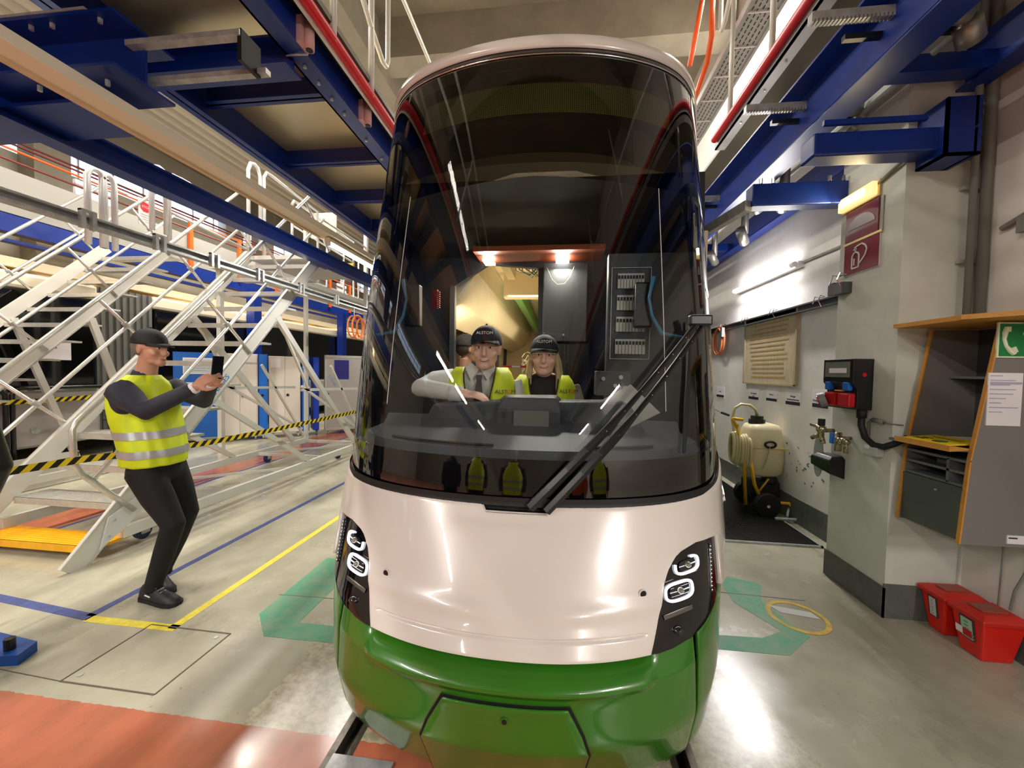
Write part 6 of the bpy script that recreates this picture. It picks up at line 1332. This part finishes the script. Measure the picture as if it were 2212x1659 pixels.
# woman
hz3 = 1.672
w3, F3, B3, sp3, body3, fz3, r3 = cabperson('smiling blond woman in black cap and hi-vis vest behind the windscreen', -.088, 2.34, hz3, (.02, -1, .0), None, SKIN2, None, None, False)
hz3 += .075; sp3 = [(c_, a * .93, b * .95) for c_, a, b in sp3]; sR3, sL3 = B3(.155, -.03, hz3 - .27), B3(-.155, -.03, hz3 - .27); eR3, eL3 = Vector((-.33, 2.36, 1.22)), Vector((.16, 2.36, 1.22)); 
body3.tube([sR3, eR3, Vector((-.26, 2.2, 1.12))], [.042, .036, .024], 10); body3.tube([sL3, eL3, Vector((.12, 2.2, 1.12))], [.042, .036, .024], 10)
hand(body3, (-.26, 2.2, 1.12), (.3, -1, 0), (0, 0, -1), .35, side=1, s=.9); hand(body3, (.12, 2.2, 1.12), (-.3, -1, 0), (0, 0, -1), .35, side=-1, s=.9)
b3_ = remesh(body3.build('body', SKIN2, w3), .006, 4); face_parts(F3, b3_, c(178, 92, 88), c(128, 98, 70))
hh = MB(); ell(hh, F3.p(0, -.030, .010), F3.ax(.082, .084, .085))
for s, L in ((-1, -.21), (1, -.18)):
    for q in range(5): a = .066 + .004 * q; hh.tube([F3.p(s * .070, .01 - .022 * q, .03), F3.p(s * (a + .012), .015 - .026 * q, -.05), F3.p(s * (a + .022), .02 - .03 * q, -.12), F3.p(s * (a + .012), .03 - .03 * q, L)], [.016, .018, .018, .008], 8)
remesh(hh.build('hair', mat('blond_hair', c(196, 168, 126), .6, noise=.25, nscale=60, stretch=(3, 3, .3)), w3), .007, 2)
cap(F3, w3, txt='ALSTOM')
gl = MB(); gl.tube([F3.p(-.075, .0, .006), F3.p(-.066, .075, .008), F3.p(-.03, .100, .008), F3.p(0, .104, .010), F3.p(.03, .100, .008), F3.p(.066, .075, .008), F3.p(.075, .0, .006)], .003, 6); go = gl.build('safety_glasses', mat('clear_frame', c(190, 190, 186), .2), w3, smooth=True)
TAU = mat('taupe_sleeve', c(138, 120, 108), .8); BT = mat('black_top', c(16, 16, 18), .8)
st = MB(); st.tube([sR3, sR3.lerp(eR3, .5), eR3, (-.27, 2.23, 1.13)], [.072, .064, .055, .04], 14); st.tube([sL3, sL3.lerp(eL3, .5), eL3, (.13, 2.23, 1.13)], [.072, .064, .055, .04], 14); st.loft(torso_rings([(c_, a * .97, b * .9) for c_, a, b in sp3[:-2]], fz3, r3)); remesh(st.build('cardigan', TAU, w3), .009, 4)
st = MB(); st.loft(torso_rings(sp3[:-1] + [(sp3[-1][0] - Vector((0, 0, .01)), .07, .055)], fz3, r3, grow=.003)); st.build('top', BT, w3, smooth=True)
front_vest(w3, B3, hz3, fz3, r3)
# third man, seen from behind
t4 = thing('person', (-.79, 3.25, .40), 'man turned away in a worn dark cap behind the man with the tie', 'person')
F4 = Frame((-.775, 3.22, 1.755), (.75, .6, -.05)); bd4 = MB(); head_mesh(bd4, F4); bd4.tube([Vector((-.80, 3.20, 1.50)), F4.p(0, -.02, -.08)], [.065, .056], 12); f4 = Vector((.75, .6, 0)).normalized(); r4 = f4.cross(Vector((0, 0, 1)))
sp4 = [(Vector((-.80, 3.22, .85)), .15, .11), (Vector((-.80, 3.22, 1.2)), .17, .12), (Vector((-.80, 3.21, 1.42)), .19, .12), (Vector((-.80, 3.2, 1.50)), .14, .085), (Vector((-.80, 3.2, 1.54)), .075, .06)]
bd4.loft(torso_rings(sp4, f4, r4, grow=-.02)); [bd4.tube([Vector((-.80, 3.22, .9)) + r4 * .09 * s, Vector((-.80, 3.22, .42)) + r4 * .1 * s], [.08, .045], 10) for s in (-1, 1)]
bo4 = remesh(bd4.build('body', SKIN, t4), .008, 4); hh = MB(); ell(hh, F4.p(0, -.028, .008), F4.ax(.079, .082, .078)); hh.build('hair', mat('dark_grey_hair', c(70, 64, 58), .9), t4, smooth=True); cap(F4, t4, m=mat('worn_cap', c(66, 64, 62), .85))
MB().loft(torso_rings(sp4, f4, r4, grow=.004)).build('jacket', BLACKM, t4, smooth=True)
hp_ = MB().tube([F4.p(-.085, -.02, -.13), F4.p(-.03, .05, -.13), F4.p(.05, .05, -.13)], .02, 8).build('collar', BLACK, t4, smooth=True)
# person cut by the left picture edge, and the visitors mirrored in the tram front
def bystander(name_label, x, y, facing, h, jacket, vest=None, hair=True, capm=None):
    t = thing('person', (x, y, 0), name_label, 'person')
    f5 = Vector(facing); f5.z = 0; f5.normalize(); r5 = f5.cross(Vector((0, 0, 1))); k = h / 1.76
    P5 = lambda a, b, z: Vector((x, y, 0)) + r5 * a + f5 * b + Vector((0, 0, z * k))
    b5 = MB(); F5 = Frame(P5(0, .02, 1.63), facing); head_mesh(b5, F5); b5.tube([P5(0, 0, 1.40), P5(0, 0, 1.56)], [.06, .055], 12)
    s5 = [(P5(0, 0, .86), .15, .11), (P5(0, 0, 1.05), .16, .12), (P5(0, 0, 1.25), .18, .12), (P5(0, 0, 1.38), .17, .11), (P5(0, 0, 1.46), .07, .06)]
    b5.loft(torso_rings(s5, f5, r5, grow=-.02))
    for s_ in (-1, 1):
        b5.tube([P5(.17 * s_, 0, 1.36), P5(.22 * s_, -.02, 1.10), P5(.21 * s_, .06, .88)], [.045, .04, .026], 10); hand(b5, P5(.21 * s_, .06, .88), (0, 0, -1), -r5 * s_, .35, side=s_)
        b5.tube([P5(.09 * s_, 0, .88), P5(.10 * s_, .02, .48), P5(.10 * s_, 0, .09)], [.075, .05, .035], 10)
    bo5 = remesh(b5.build('body', SKIN, t), .009, 4); face_parts(F5, bo5, c(150, 90, 80), c(70, 56, 46), smile=False)
    j5 = MB(); j5.loft(torso_rings(s5, f5, r5, grow=.005)); [j5.tube([P5(.17 * s_, 0, 1.36), P5(.225 * s_, -.02, 1.10), P5(.212 * s_, .055, .90)], [.07, .058, .042], 12) for s_ in (-1, 1)]; remesh(j5.build('jacket', jacket, t), .010, 4)
    j5 = MB(); [j5.tube([P5(.09 * s_, 0, .92), P5(.10 * s_, .02, .48), P5(.10 * s_, 0, .07)], [.10, .075, .055], 12) for s_ in (-1, 1)]; remesh(j5.build('trousers', TROU, t), .010, 4)
    hh = MB(); ell(hh, F5.p(0, -.025, .03), F5.ax(.084, .088, .085)); hh.build('hair', mat('dark_grey_hair', c(70, 64, 58), .9), t, smooth=True)
    if capm: cap(F5, t, m=capm)
    if vest:
        v5 = MB().loft(torso_rings([(P5(0, 0, .84), .185, .145), (P5(0, 0, 1.05), .19, .15), (P5(0, 0, 1.22), .20, .15), (P5(0, 0, 1.36), .155, .14), (P5(0, 0, 1.44), .10, .09)], f5, r5), False).build('vest', vest, t, smooth=True)
        for z in (.96, 1.10): MB().loft(torso_rings([(P5(0, 0, z), .194, .154), (P5(0, 0, z + .05), .196, .155)], f5, r5), False).build('reflective_band', REFL, v5, smooth=True)
    for s_ in (-1, 1): shoe(P5(.10 * s_, 0, 0), f5, t)
    return t
bystander('person in black clothes cut off by the left picture edge', -2.76, 1.33, (-1, .05, 0), 1.70, BLACKM)
OJ = mat('orange_jacket', c(232, 84, 30), .7)
bystander('visitor in yellow vest mirrored at the middle of the windscreen base', -.42, -1.05, (0, 1, 0), 1.75, NAVY, HIV)
bystander('visitor in an orange jacket mirrored at the right of the windscreen base', .95, -1.1, (-.3, 1, 0), 1.72, OJ)
bystander('visitor in yellow vest mirrored at the far right of the windscreen base', 1.55, -1.0, (-.4, 1, 0), 1.78, BLACKM, HIV)
bystander('visitor in dark jacket and yellow vest mirrored left of the middle', -1.25, -1.2, (.3, 1, 0), 1.80, BLACKM, HIV, capm=CAPM)
bystander('visitor in dark coat mirrored at the far left of the windscreen base', -1.85, -.95, (.4, 1, 0), 1.74, NAVY)
